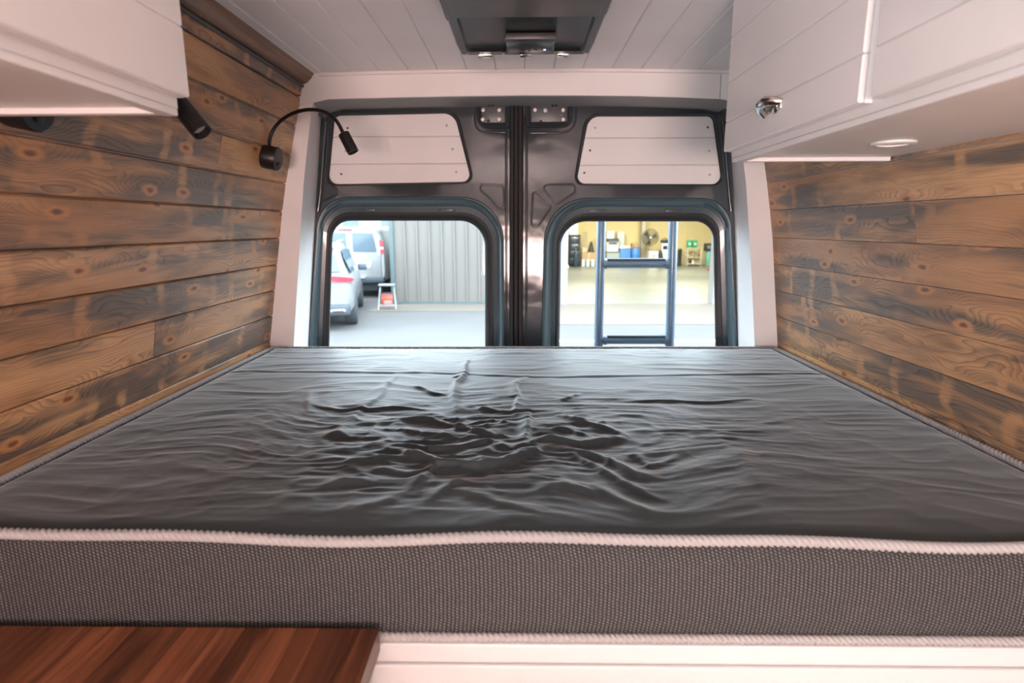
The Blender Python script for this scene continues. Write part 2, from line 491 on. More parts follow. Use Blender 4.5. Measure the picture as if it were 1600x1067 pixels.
# torched pine boards on both walls
def wall_planks(W, sgn, z_list, parent, y0, y1, joints):
    cache = {}
    for i, (za, zb) in enumerate(zip(z_list, z_list[1:])):
        h = zb - za; L = y1 - y0
        spans = [(y0, y1)]
        if i in joints: spans = [(y0, joints[i] - 0.0006), (joints[i] + 0.0006, y1)]
        for (a, b) in spans:
            key = (round(h, 4), round(b - a, 3))
            if key not in cache:
                bm = bmesh.new(); hh = h / 2; l2 = (b - a) / 2; t = 0.013; e = 0.0032
                # v-jointed board; local X is thickness (towards the room = +x), Y length, Z width
                cs = [(0, -hh + 0.0003), (t - e, -hh + 0.0003), (t, -hh + e), (t, hh - e), (t - e, hh - 0.0003), (0, hh - 0.0003)]
                loft(bm, [[(x, -l2, z) for x, z in cs], [(x, l2, z) for x, z in cs]], True, True, True)
                bmesh.ops.recalc_face_normals(bm, faces=bm.faces[:])
                me = bpy.data.meshes.new('plank'); bm.to_mesh(me); bm.free(); me.materials.append(PINE); cache[key] = me
            zc = (za + zb) / 2; xa, xb = W(za), W(zb); th = math.atan2(xb - xa, zb - za)
            # board back sits on the shell, its face reaches the profile line
            if sgn < 0:
                rot = (0, th, 0); xo = (xa + xb) / 2 - 0.013
            else:
                rot = (0, th, math.pi) if False else (0, th, 0); xo = (xa + xb) / 2
            o = obj('plank', cache[key], None, parent, loc=(xo, (a + b) / 2, zc), rot=rot)


zl = [1.485 + 0.0895 * k for k in range(12)]
zl = [1.405, 1.495, 1.583, 1.672, 1.762, 1.850, 1.937, 2.026, 2.115, 2.204, 2.296, 2.386, 2.472, 2.556]
wall_planks(WL, -1, zl, wallL, -0.58, YB + 0.004, {4: 1.30, 7: 0.42, 9: 1.52})
zr = [1.400, 1.490, 1.578, 1.668, 1.758, 1.848, 1.936, 2.022, 2.110, 2.198, 2.288]
wall_planks(WR, 1, zr, wallR, -0.58, YB + 0.004, {5: 1.83, 7: 1.25, 4: 0.62})

# wooden crown strip on the left, with the dark cable channel under it
bm = bmesh.new(); cs = [(-0.700, 2.560), (-0.656, 2.560), (-0.656, 2.541), (-0.666, 2.526), (-0.680, 2.513), (-0.702, 2.504)]
loft(bm, [[(x, -0.58, z) for x, z in cs], [(x, YB + 0.012, z) for x, z in cs]], True, True, True)
tr1 = obj('trim_1', bm, CROWN, smooth=0, kind='structure')
obj('cable_channel', tb([(-0.694, -0.58, 2.501), (-0.694, YB - 0.01, 2.501)], 0.005, 8), mat('dark_grey_cable', (0.05, 0.05, 0.055), 0.5), tr1)

# rear pillars: flat face beside the boards, then a reveal running back to the doors
def pillar(name, front_px, back_px, xo):
    bm = bmesh.new(); rows = []
    for f, b in zip(front_px, back_px):
        pf = onY(*f, YB); pb = onY(*b, YD + 0.004); z = pf[2]
        rows.append([(xo, YB, z), tuple(pf), tuple(pb), (xo, YD + 0.004, pb[2])])
    loft(bm, rows, True, True, True)
    return obj(name, bm, WHITE, smooth=0, kind='structure')


pillar('trim_2', [(455, 760), (459, 535), (466, 420), (474, 290), (486, 176), (492, 150), (496, 112)], [(477, 740), (483, 535), (489, 420), (495, 300), (502, 184), (509, 152), (513, 118)], -0.97)
pillar('trim_3', [(1183, 760), (1179, 535), (1174, 420), (1166, 290), (1153, 176), (1147, 150), (1143, 112)], [(1156, 740), (1152, 535), (1149, 400), (1146, 300), (1138, 184), (1130, 152), (1127, 118)], 0.97)

# header over the doors: long board and a short one, curved lower edge
def header(name, pxs_bot, x0=None, x1=None):
    bm = bmesh.new(); rows = []
    for (px, py) in pxs_bot:
        p = onY(px, py, YB); x, z = p[0], p[2]
        if x0 is not None: x = max(x, x0)
        if x1 is not None: x = min(x, x1)
        rows.append([(x, YB - 0.004, z), (x, YB - 0.004, 2.60), (x, YD + 0.01, 2.60), (x, YD + 0.01, z + 0.004)])
    loft(bm, rows, True, True, True)
    return bm


hb = [(430, 170), (490, 160), (512, 155), (631, 152), (720, 150.5), (818, 149), (900, 149.2), (984, 150)]
obj('trim_4', header('', hb + [(1060, 152), (1123.4, 154.6)]), WHITE, smooth=0, kind='structure')
obj('trim_5', header('', [(1124.6, 154.6), (1145, 158), (1210, 170)]), WHITE, smooth=0, kind='structure')
bm = bmesh.new(); rows = []
for (px, py) in [(484, 163), (512, 155.6), (631, 152.6), (720, 151.1), (818, 149.6), (900, 149.8), (984, 150.6), (1060, 152.6), (1124, 155.2), (1150, 160)]:
    p = onY(px, py, YB); rows.append([(p[0], YB + 0.006, p[2]), (p[0], YB + 0.006, p[2] + 0.006), (p[0], YD + 0.008, p[2] + 0.010), (p[0], YD + 0.008, p[2] + 0.001)])
loft(bm, rows, True, True, True)
obj('trim_7', bm, mat('grey_body_primer', (0.26, 0.265, 0.27), 0.6), smooth=0, kind='structure')
# slim quarter bead between ceiling and header
obj('trim_6', tb([(x, YB - 0.006, ZC(x) - 0.004) for x in np.linspace(-0.64, 0.70, 20)], 0.006, 8), WHITE, kind='structure')

# ================================================================== REAR DOORS
def C2(px_list, y):
    return [(onY(px, py, y)[0], onY(px, py, y)[2]) for px, py in px_list]


PXM = lambda r, y: r / FPX * y * 1.0     # pixel length -> metres at that depth


def ringloft(bm, specs, n=10):
    """specs: list of (px corner list, px radii, depth y)"""
    rows = []
    for px, rad, y in specs:
        c = rpoly(C2(px, y), [PXM(r, y) for r in rad], n); rows.append([(x, y, z) for x, z in c])
    loft(bm, rows, True)
    return rows


def build_door(name, outer, up_out, up_rad, up_panel, up_prad, lines, lw, rad, ridges, tris, latch, label):
    d = empty(name, (0.0, YD, 0.72), kind='structure')
    # ---- skin with two openings
    low0, low1, low2, low3 = lw
    r0, r1, r2, r3 = rad
    n = 10
    L_out = [(x, YD, z) for x, z in rpoly(C2(outer, YD), [0.012] * len(outer), 4)]
    L_up = [(x, YD, z) for x, z in rpoly(C2(up_out, YD), [PXM(r, YD) for r in up_rad], n)]
    L_lo = [(x, YD, z) for x, z in rpoly(C2(low0, YD), [PXM(r, YD) for r in r0], n)]
    bm = bmesh.new(); plate_with_holes(bm, [L_out, L_up, L_lo])
    # turned edge all round
    loft(bm, [L_out, [(x, y + 0.045, z) for x, y, z in L_out]], True)
    bmesh.ops.remove_doubles(bm, verts=bm.verts[:], dist=1e-5)
    obj('door_panel', bm, PAINT, d)
    # ---- stepped surround of the lower window
    def shift(c, k):
        cx = sum(p[0] for p in c) / len(c); cy = sum(p[1] for p in c) / len(c)
        return [(cx + (x - cx) * k, cy + (y - cy) * k) for x, y in c]
    bm = bmesh.new()
    ringloft(bm, [(low0, r0, YD), (shift(low0, 0.992), r0, YD - 0.006), (shift(low0, 0.975), r0, YD - 0.005), (shift(low0, 0.955), r0, YD + 0.006),
                  (shift(low1, 1.02), r1, YD + 0.020), (shift(low1, 1.004), r1, YD + 0.022), (low1, r1, YD + 0.032), (low2, r2, YD + 0.036)], n)
    obj('window_surround', bm, PAINT2, d, smooth=50)
    bm = bmesh.new()
    ringloft(bm, [(low2, r2, YD + 0.036), (shift(low2, 0.995), r2, YD + 0.028), (shift(low2, 0.985), r2, YD + 0.028), (shift(low3, 1.012), r3, YD + 0.036), (low3, r3, YD + 0.046), (low3, r3, YD + 0.062)], n)
    obj('gasket', bm, RUBBER, d, smooth=60)
    g = rpoly(C2(shift(low3, 1.01), YD + 0.055), [PXM(r, YD) for r in r3], n)
    bm = bmesh.new(); prism(bm, [(x, YD + 0.053, z) for x, z in g], (0, 0.004, 0))
    obj('pane', bm, GLASS, d, smooth=0)
    # spring clips on the upper flange
    for fx in (0.24, 0.72):
        a = low2[0]; b = low2[1]
        p = onY(a[0] + (b[0] - a[0]) * fx, (a[1] + b[1]) / 2 - 2, YD + 0.030)
        obj('clip', bx((p[0], YD + 0.030, p[2] + 0.004), (0.062, 0.012, 0.007), 0.002), PAINT2, d)
    # ---- upper blind window: lip and white boards
    bm = bmesh.new()
    ringloft(bm, [(up_out, up_rad, YD), (shift(up_out, 0.99), up_rad, YD - 0.005), (shift(up_out, 0.98), up_rad, YD - 0.004), (shift(up_panel, 1.015), up_prad, YD + 0.004)], n)
    obj('window_lip', bm, PAINT, d, smooth=60)
    bm = bmesh.new()
    ringloft(bm, [(shift(up_panel, 1.015), up_prad, YD + 0.004), (shift(up_panel, 1.007), up_prad, YD + 0.003), (shift(up_panel, 0.997), up_prad, YD + 0.008), (shift(up_panel, 0.997), up_prad, YD + 0.03)], n)
    obj('rubber_bead', bm, RUBBER, d, smooth=60)
    c = rpoly(C2(shift(up_panel, 1.01), YD + 0.022), [PXM(r, YD) for r in up_prad], n)
    bm = bmesh.new(); prism(bm, [(x, YD + 0.022, z) for x, z in c], (0, 0.006, 0))
    up = obj('upper_panel', bm, WHITE2, d, smooth=0)
    # boards: cut the outline into three strips
    zt = lines
    def cut(poly, za, zb):
        def clip(P, keep, z):
            out = []
            for i in range(len(P)):
                a, b = P[i - 1], P[i]; ia, ib = keep(a[1], z), keep(b[1], z)
                if ia != ib:
                    t = (z - a[1]) / (b[1] - a[1]); out.append((a[0] + (b[0] - a[0]) * t, z))
                if ib: out.append(b)
            return out
        return clip(clip(poly, lambda q, z: q > z, za), lambda q, z: q < z, zb)
    edges = [9.0] + zt + [0.0]
    for k in range(3):
        P = cut(c, edges[k + 1] + 0.0007, edges[k] - 0.0007)
        bm = bmesh.new(); prism(bm, [(x, YD + 0.014, z) for x, z in P], (0, 0.008, 0))
        bmesh.ops.bevel(bm, geom=[e for e in bm.edges if all(abs(v.co.y - (YD + 0.014)) < 1e-5 for v in e.verts)], offset=0.0022, segments=1, affect='EDGES')
        obj('board', bm, WHITE2, up, smooth=0)
    for (px, py) in ridges['screws']:
        p = onY(px, py, YD + 0.013)
        obj('screw', lt((p[0], YD + 0.015, p[2]), (0, -1, 0), [(0.004, 0), (0.004, 0.0015), (0.0025, 0.0026), (0.0001, 0.0027)], 12), STEEL if (px + py) % 2 < 1 else mat('dark_screw', (0.10, 0.085, 0.08), 0.4, 0.6), up)
    # ---- pressed ridges
    for path, r in ridges['tubes']:
        pts = [onY(px, py, YD + 0.002) for px, py in path]
        obj('pressed_ridge', tb([tuple(p) for p in pts], r, 10), PAINT, d, smooth=80)
    for tri in tris:
        q = rpoly(C2(tri, YD), PXM(6, YD), 5); q.append(q[0]); q.append(q[1])
        obj('pressed_triangle', tb([(x, YD + 0.001, z) for x, z in q], 0.0042, 8), PAINT, d, smooth=80)
    # ---- latch plate in its rounded pocket
    pk, bolts, hook, drain = latch
    q = rpoly(C2(pk, YD), [PXM(4, YD), PXM(4, YD), PXM(14, YD), PXM(4, YD)] if ridges['flip'] else [PXM(4, YD), PXM(4, YD), PXM(4, YD), PXM(14, YD)], 6)
    cx = sum(p[0] for p in q) / len(q); cz = sum(p[1] for p in q) / len(q)
    def sc2(k, y): return [(cx + (x - cx) * k, y, cz + (z - cz) * k) for x, z in q]
    bm = bmesh.new(); loft(bm, [sc2(1.10, YD + 0.001), sc2(1.05, YD - 0.006), sc2(0.98, YD - 0.006), sc2(0.92, YD - 0.0015)], True, False, True)
    obj('latch_pocket', bm, PAINT, d, smooth=60)
    x0, z0 = min(p[0] for p in q), min(p[1] for p in q); x1, z1 = max(p[0] for p in q), max(p[1] for p in q)
    lp = obj('latch_plate', b6(x0 + 0.012, x1 - 0.012, YD - 0.006, YD - 0.001, z0 + 0.014, z1 - 0.004, 0.003), mat('grey_latch_plate', (0.085, 0.092, 0.098), 0.4, 0.1), d)
    for (px, py) in bolts:
        p = onY(px, py, YD - 0.006)
        obj('bolt', lt((p[0], YD - 0.006, p[2]), (0, -1, 0), [(0.0085, 0), (0.0085, 0.002), (0.0068, 0.003), (0.0062, 0.0015), (0.0036, 0.0015), (0.0034, 0.004), (0.0001, 0.0042)], 18), STEEL, lp)
    p = onY(*hook, YD - 0.012)
    bm = bmesh.new()
    box(bm, (p[0], YD - 0.010, p[2] + 0.003), (0.052, 0.022, 0.010), 0.003)
    for sx in (-1, 1): tube(bm, [(p[0] + sx * 0.012, YD - 0.012, p[2]), (p[0] + sx * 0.010, YD - 0.024, p[2] - 0.004), (p[0] + sx * 0.004, YD - 0.026, p[2] - 0.009)], 0.0042, 8)
    obj('latch_hook', bm, BLACKM, lp)
    p = onY(*drain, YD - 0.007)
    obj('grommet', lt((p[0], YD - 0.005, p[2]), (0, -1, 0), [(0.005, 0), (0.005, 0.002), (0.003, 0.003), (0.0001, 0.003)], 14), RUBBER, lp)
    return d


A = lambda o, s, k, r=0: [(o[0] + x * s, o[1] + y * s) for x, y in k]
# left door
ld = build_door('door_1',
    [(505, 150), (797, 150), (797, 1050), (440, 1050), (474, 540), (486, 330), (497, 182)],
    [(517, 176), (715, 172), (742, 287), (508, 291)], [9, 24, 13, 14],
    [(523, 181), (710, 177), (737, 284), (513, 288)], [9, 20, 11, 12],
    [onY(620, 213.5, YD + 0.014)[2], onY(620, 256, YD + 0.014)[2]],
    [[(498, 307), (787, 307), (789, 640), (474, 640)], [(507, 322), (777, 322), (778, 636), (491, 636)], [(512, 332), (770, 332), (771, 632), (499, 632)], [(520.5, 345), (757.5, 345), (758, 628), (512, 628)]],
    [[52, 66, 8, 8], [44, 54, 8, 8], [38, 48, 8, 8], [29, 38, 8, 8]],
    dict(screws=[(543, 200), (540, 236), (533, 272), (698, 196), (707, 233), (713, 269)],
         tubes=[([(509, 190), (505, 240), (501, 300), (497, 330)], 0.009), ([(791, 175), (791, 300), (791, 620)], 0.005),
                ([(742, 168), (742, 190), (744, 198), (749, 204), (757, 207), (790, 207)], 0.0045)], flip=False),
    [[(500, 285), (509, 285), (533, 299), (510, 312), (500, 316)], [(740, 289), (787, 289), (788, 326), (779, 327), (765, 309)]],
    ([(747, 160), (795, 160), (795, 199), (747, 199)], [(755, 172), (780, 172), (780, 186.5), (754.5, 186.5)], (767, 162), (763, 189)), '')
# right door
rd = build_door('door_2',
    [(818, 150), (1130, 150), (1143, 182), (1153, 330), (1164, 540), (1190, 1050), (816, 1050)],
    [(915, 177), (1119, 177), (1133, 290), (895, 290)], [22, 10, 14, 13],
    [(920, 182), (1113, 182), (1128, 288), (900, 287)], [18, 10, 12, 11],
    [onY(1020, 215.3, YD + 0.014)[2], onY(1020, 257.8, YD + 0.014)[2]],
    [[(851, 309), (1141, 309), (1158, 640), (843, 640)], [(866, 323), (1130, 323), (1140, 636), (859, 636)], [(871, 333), (1124, 333), (1132, 632), (866, 632)], [(877, 346), (1114, 346), (1119, 628), (873, 628)]],
    [[66, 48, 8, 8], [54, 42, 8, 8], [48, 37, 8, 8], [38, 30, 8, 8]],
    dict(screws=[(1106, 199), (1108, 236), (1109, 273), (930, 200), (922, 235), (913, 270)],
         tubes=[([(1129, 190), (1134, 240), (1139, 300), (1142, 330)], 0.007), ([(823, 175), (823, 300), (822, 620)], 0.005),
                ([(900, 168), (899, 188), (895, 199), (888, 205), (877, 208), (828, 208)], 0.0045)], flip=True),
    [[(843, 289), (897, 288), (899, 300), (869, 320)], [(833, 300), (841, 302), (862, 322), (840, 355), (830, 352)]],
    ([(824, 160), (892, 160), (892, 198), (824, 198)], [(852, 172.5), (880, 172), (880, 186.5), (836, 172)], (866, 162), (845, 190)), '')
# rubber between the doors and round the opening
for i, (xa, xb) in enumerate([(800, 799), (806.5, 806), (813, 813)]):
    p = onY(xa, 165, YD - 0.004); q = onY(xb, 540, YD - 0.004)
    e = p + (q - p) * 2.2
    obj('weatherstrip', tb([tuple(p + np.array([0, 0, 0.05])), tuple(p), tuple(q), tuple(e)], 0.0092 if i == 1 else 0.0085, 10), RUBBER if i != 2 else mat('brown_black_rubber', (0.020, 0.016, 0.015), 0.5), ld)
p0 = onY(806.5, 160, YD + 0.03)
obj('seal_backing', b6(p0[0] - 0.045, p0[0] + 0.045, YD + 0.012, YD + 0.05, 0.74, 2.50, 0.004), RUBBER, ld)
# folded seal corners at the top of the opening
for px, par in ([(490, 171), (501, 159), (513, 155.5), (516, 161), (505, 176), (503, 186)], ld), ([(1118, 161), (1128, 154), (1137, 156.5), (1136, 180), (1131, 171)], rd):
    bm = bmesh.new(); P = [tuple(onY(a, b, YD - 0.055)) for a, b in px]; prism(bm, P, (0, 0.05, 0))
    bmesh.ops.bevel(bm, geom=bm.edges[:], offset=0.003, segments=2, affect='EDGES')
    obj('seal_corner', bm, mat('slate_seal', (0.045, 0.05, 0.053), 0.35, coat=0.3), par)

# ================================================================== BED
bp = empty('bed_platform', (0, 0.72, 0.70), label='white board-fronted bed platform under the grey mattress', cat='bed')
obj('deck', b6(-0.868, 0.878, 0.715, YB - 0.01, 1.475, 1.493), WHITE, bp, smooth=0)
zz = 1.493; i = 0
for h in (0.034, 0.11, 0.11, 0.11, 0.11, 0.11, 0.11, 0.095):
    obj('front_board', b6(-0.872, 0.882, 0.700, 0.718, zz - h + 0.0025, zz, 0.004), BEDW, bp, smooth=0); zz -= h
for sx in (-0.80, 0.0, 0.80):
    obj('support', b6(sx - 0.02, sx + 0.02, 0.75, YB - 0.05, 0.70, 1.475, 0.002), WHITE, bp, smooth=0)

mt = empty('mattress', (0.004, 1.33, 1.495), label='wide grey mattress with a wrinkled charcoal cover and rope piping', cat='mattress')
MX0, MX1, MY0, MY1 = -0.866, 0.877, 0.703, 1.945
NX, NY = 520, 370
gx = np.linspace(MX0 + 0.012, MX1 - 0.012, NX); gy = np.linspace(MY0 + 0.006, MY1 - 0.012, NY)
GX, GY = np.meshgrid(gx, gy)


def vnoise(x, y, seed):
    rs = np.random.RandomState(seed); T = rs.rand(64, 64)
    xi = np.floor(x).astype(int); yi = np.floor(y).astype(int); fx = x - xi; fy = y - yi
    fx = fx * fx * (3 - 2 * fx); fy = fy * fy * (3 - 2 * fy)
    g = lambda a, b: T[a % 64, b % 64]
    return (g(xi, yi) * (1 - fx) + g(xi + 1, yi) * fx) * (1 - fy) + (g(xi, yi + 1) * (1 - fx) + g(xi + 1, yi + 1) * fx) * fy


def zp(px, py):      # fold positions noted on the photo, put on the mattress plane
    p = onZ(400 + px * 0.525, 520 + py * 0.525, ZB); return p[0], p[1]


H = np.zeros_like(GX)
wx = (vnoise(GX * 9, GY * 9, 1) - 0.5) * 0.03; wy = (vnoise(GX * 9, GY * 9, 2) - 0.5) * 0.03
RX = GX + wx; RY = GY + wy
FOLDS = [
    ([(636, 80), (612, 140), (596, 190), (590, 255)], 9, 12), ([(430, 125), (350, 200), (280, 265), (200, 340)], 6, 13),
    ([(800, 125), (770, 200), (785, 270)], 6, 12), ([(818, 235), (808, 290), (800, 350)], 8, 11),
    ([(360, 355), (440, 380), (520, 410), (640, 422), (740, 402), (830, 375), (890, 345)], 16, 13), ([(520, 405), (490, 440), (455, 480)], 8, 9),
    ([(400, 270), (520, 275), (620, 302), (700, 320), (795, 326)], 9, 9), ([(380, 352), (500, 362), (600, 346), (720, 332)], 9, 9),
    ([(800, 352), (880, 332), (980, 346), (1115, 322)], 10, 10), ([(880, 250), (960, 272), (1050, 300), (1125, 326)], 8, 9),
    ([(160, 215), (260, 237), (400, 230), (520, 242)], 6, 9), ([(930, 360), (1020, 430), (1150, 490), (1230, 512)], 7, 11),
    ([(900, 350), (1020, 380), (1130, 432), (1240, 438)], 8, 10), ([(1060, 207), (1250, 212), (1500, 206)], 4, 9),
    ([(560, 480), (700, 512), (850, 548)], 6, 11), ([(330, 420), (440, 440), (500, 425)], 6, 9), ([(250, 400), (360, 395), (430, 385)], 6, 9),
    ([(640, 225), (720, 240), (790, 245), (870, 235)], 6, 8), ([(620, 280), (700, 270), (760, 285)], 5, 7), ([(420, 300), (500, 318), (590, 325)], 6, 8),
    ([(860, 290), (930, 300), (1010, 325)], 6, 8), ([(1100, 360), (1180, 400), (1270, 372)], 5, 10), ([(200, 310), (300, 330), (370, 325)], 5, 9),
    ([(960, 470), (1080, 520), (1180, 560)], 6, 12), ([(180, 470), (260, 455), (340, 462)], 5, 10), ([(470, 165), (540, 185), (585, 190)], 5, 7),
    ([(900, 215), (950, 200), (980, 185)], 5, 8), ([(700, 350), (760, 365), (820, 352)], 7, 8), ([(600, 455), (560, 475), (520, 520)], 6, 10),
    ([(160, 180), (155, 210), (170, 240)], 4, 10), ([(1380, 330), (1460, 400), (1540, 480)], 4, 18), ([(230, 560), (330, 520), (430, 500)], 5, 14),
    ([(640, 590), (760, 560), (860, 575)], 5, 14), ([(820, 480), (900, 470), (1000, 500)], 6, 12)]
for pts, h, w in FOLDS:
    P = np.array([zp(*q) for q in pts]); h *= 0.00088; w *= 0.0008
    tot = sum(np.linalg.norm(b - a) for a, b in zip(P, P[1:])); acc = 0.0
    best = np.full(GX.shape, 1e9); side = np.zeros_like(GX); par = np.zeros_like(GX)
    for a, b in zip(P, P[1:]):
        d = b - a; L = np.linalg.norm(d); t = np.clip(((RX - a[0]) * d[0] + (RY - a[1]) * d[1]) / L / L, 0, 1)
        ex = RX - a[0] - t * d[0]; ey = RY - a[1] - t * d[1]; ds = np.hypot(ex, ey)
        m_ = ds < best; best = np.where(m_, ds, best); side = np.where(m_, ey, side); par = np.where(m_, (acc + t * L) / tot, par); acc += L
    tp = np.clip(np.sin(np.pi * np.clip(par, 0.02, 0.98)) * 1.5, 0, 1)
    ww = np.where(side < 0, w * 0.62, w * 1.7)       # steep towards the camera, gentle behind
    H += h * tp * np.exp(-(best / ww) ** 2)
    H -= h * 0.18 * tp * np.exp(-((side + 2.4 * w) ** 2 + np.maximum(best - 2.4 * w, 0) ** 2) / (1.4 * w) ** 2) * (best < 6 * w)
# general rumple, strongest in the middle of the bed
c0 = zp(640, 330)
mask = np.exp(-(((GX - c0[0]) / 0.50) ** 2 + ((GY - c0[1]) / 0.26) ** 2))
rid = lambda n: (1 - np.abs(2 * n - 1)) ** 2
u = GX + 0.06 * (vnoise(GX * 6, GY * 6, 5) - 0.5); v_ = GY + 0.08 * (vnoise(GX * 5, GY * 5, 6) - 0.5)
H += mask * (0.0060 * rid(vnoise(u * 9, v_ * 26, 11)) + 0.0042 * rid(vnoise(u * 18 + 9, v_ * 44, 12)) + 0.0018 * rid(vnoise(u * 34 + 5, v_ * 80, 16)))
H += 0.0024 * rid(vnoise(u * 4.5 + 3, v_ * 17, 13)) + 0.0014 * rid(vnoise(u * 10, v_ * 34, 14)) + 0.003 * vnoise(GX * 4, GY * 5, 15)
# cross seam and the gathered rear edge
sy = np.interp(GX, [zp(30, 120)[0], zp(500, 126)[0], zp(900, 136)[0], zp(1180, 133)[0], zp(1600, 126)[0]], [zp(30, 120)[1], zp(500, 126)[1], zp(900, 136)[1], zp(1180, 133)[1], zp(1600, 126)[1]])
H += 0.0022 * np.exp(-((GY - sy - 0.010) / 0.012) ** 2) - 0.0016 * np.exp(-((GY - sy + 0.003) / 0.007) ** 2)
ple = np.clip((GY - (MY1 - 0.16)) / 0.15, 0, 1) ** 2
H += 0.0030 * ple * rid(vnoise(GX * 34, GY * 3.5 + GX * 2, 21))
edge = np.minimum(np.minimum(GX - gx[0], gx[-1] - GX), np.minimum(GY - gy[0], gy[-1] - GY))
H = H * np.clip(edge / 0.05, 0, 1) - 0.010 * np.exp(-(edge / 0.012) ** 2)
front_sag = lambda x: 0.0035 * np.sin(x * 7.3 + 0.6) + 0.0025 * np.sin(x * 15.1 + 2.0) - 0.006 * x
H += front_sag(GX) * np.exp(-((GY - gy[0]) / 0.05) ** 2)
V = np.stack([GX, GY, ZB + H], -1).reshape(-1, 3)
idx = np.arange(NX * NY).reshape(NY, NX)
Fq = np.stack([idx[:-1, :-1], idx[:-1, 1:], idx[1:, 1:], idx[1:, :-1]], -1).reshape(-1, 4)
me = bpy.data.meshes.new('top_cover'); me.vertices.add(len(V)); me.vertices.foreach_set('co', V.ravel())
me.loops.add(len(Fq) * 4); me.loops.foreach_set('vertex_index', Fq.ravel().astype(np.int32))
me.polygons.add(len(Fq)); me.polygons.foreach_set('loop_start', np.arange(0, len(Fq) * 4, 4, dtype=np.int32)); me.polygons.foreach_set('loop_total', np.full(len(Fq), 4, dtype=np.int32))
me.polygons.foreach_set('use_smooth', np.ones(len(Fq), dtype=bool)); me.update(); me.validate(); me.materials.append(SHEET)
obj('top_cover', me, None, mt, label='wrinkled charcoal velour top cover')
# side band
def mcontour(inset, n=10):
    c = rpoly([(MX0 + inset, MY0 + inset), (MX1 - inset, MY0 + inset), (MX1 - inset, MY1 - inset), (MX0 + inset, MY1 - inset)], 0.035, n)
    out = []
    for i in range(len(c)):
        a, b = c[i], c[(i + 1) % len(c)]; L = math.hypot(b[0] - a[0], b[1] - a[1]); k = max(1, int(L / 0.03))
        for j in range(k): out.append((a[0] + (b[0] - a[0]) * j / k, a[1] + (b[1] - a[1]) * j / k))
    return out
bm = bmesh.new(); rows = []
base_c = mcontour(0.0)
cxm, cym = (MX0 + MX1) / 2, (MY0 + MY1) / 2
for z, ins in ((1.499, 0.010), (1.506, 0.003), (1.53, 0.0), (1.575, -0.001), (1.615, 0.0), (1.636, 0.004), (1.645, 0.012)):
    rows.append([(x + (ins if x < cxm else -ins), y + (ins if y < cym else -ins), z + (float(front_sag(np.array(x))) if (y < MY0 + 0.1 and z > 1.6) else 0)) for x, y in base_c])
loft(bm, rows, True, True, False)
obj('side_panel', bm, WEAVE, mt, smooth=60, label='coarse woven grey side band')


def rope(bm, pts, r, pitch, lobes=3, n=24, closed=False):
    """twisted cord; pts densely spaced"""
    fr = frames(pts); s = 0.0; rows = []; prev = None
    for p, a, b in fr:
        if prev is not None: s += (p - prev).length
        prev = p; tw = 2 * math.pi * s / pitch
        row = []
        for i in range(n):
            th = 2 * math.pi * i / n
            rr = r * (0.52 + 0.54 * abs(math.cos(lobes * (th + tw) / 2.0)) ** 0.55)
            row.append(p + (a * math.cos(th) + b * math.sin(th)) * rr)
        rows.append(row)
    loft(bm, rows, True, True, True)


def dense(c, step):
    out = []
    for i in range(len(c)):
        a = np.array(c[i]); b = np.array(c[(i + 1) % len(c)]); L = np.linalg.norm(b - a); k = max(1, int(round(L / step)))
        for j in range(k): out.append(a + (b - a) * j / k)
    return out
cc = dense([np.array(p) for p in mcontour(0.003)], 0.00115)
def sagz(p, z): return z + (float(front_sag(np.array(p[0]))) if p[1] < MY0 + 0.1 else 0.0)
bm = bmesh.new(); rope(bm, [(p[0], p[1], sagz(p, ZB - 0.004)) for p in cc] + [(cc[0][0], cc[0][1], ZB - 0.004)], 0.0074, 0.026)
obj('piping', bm, CORD, mt, smooth=70, label='twisted off-white rope piping along the top edge')
bm = bmesh.new(); rope(bm, [(p[0], p[1] - 0.003, 1.5015) for p in cc] + [(cc[0][0], cc[0][1], 1.5015)], 0.0062, 0.024)
obj('piping', bm, CORD, mt, smooth=70, label='twisted off-white rope piping along the bottom edge')
p = onZ(714, 656, ZB + 0.006)
bm = bmesh.new(); lathe(bm, (p[0], p[1], p[2] - 0.002), (0, 0, 1), [(0.005, 0), (0.006, 0.004), (0.004, 0.007), (0.0005, 0.008)], 10)
for a in range(5): tube(bm, [(p[0], p[1], p[2] + 0.003), (p[0] + 0.009 * math.cos(a * 1.3), p[1] + 0.006 * math.sin(a * 1.3), p[2] + 0.002)], 0.0012, 6)
obj('tuft_knot', bm, RUBBER, mt)

# ================================================================== COUNTER
ct = empty('countertop', (-0.53, 0.15, 1.486), label='walnut butcher-block countertop butting against the mattress', cat='countertop')
x = -0.192; cache = {}
obj('core', b6(-0.862, -0.197, -0.448, 0.688, 1.486, 1.490), WALNUT, ct, smooth=0)
k = 0
while x > -0.86:
    w = [0.036, 0.044, 0.030, 0.040, 0.034][k % 5]
    w = min(w, x + 0.864)
    if w < 0.012: break
    cut = 0.69 - [0.22, 0.71, 0.45, 0.93, 0.34, 0.60][k % 6]
    for a, b in ((-0.45, cut), (cut, 0.6905)):
        bm = bx((0, 0, 0), (w - 0.0004, b - a - 0.0004, 0.0345), 0.0007, 1)
        obj('stave', bm, WALNUT, ct, smooth=0, loc=(x - w / 2, (a + b) / 2, 1.507))
    x -= w; k += 1
kb = empty('base_cabinet', (-0.53, 0.12, 0.70), label='white kitchen base cabinet under the walnut countertop', cat='cabinet')
obj('carcass', b6(-0.862, -0.222, -0.43, 0.680, 0.702, 1.4855, 0.002), WHITE, kb, smooth=0)
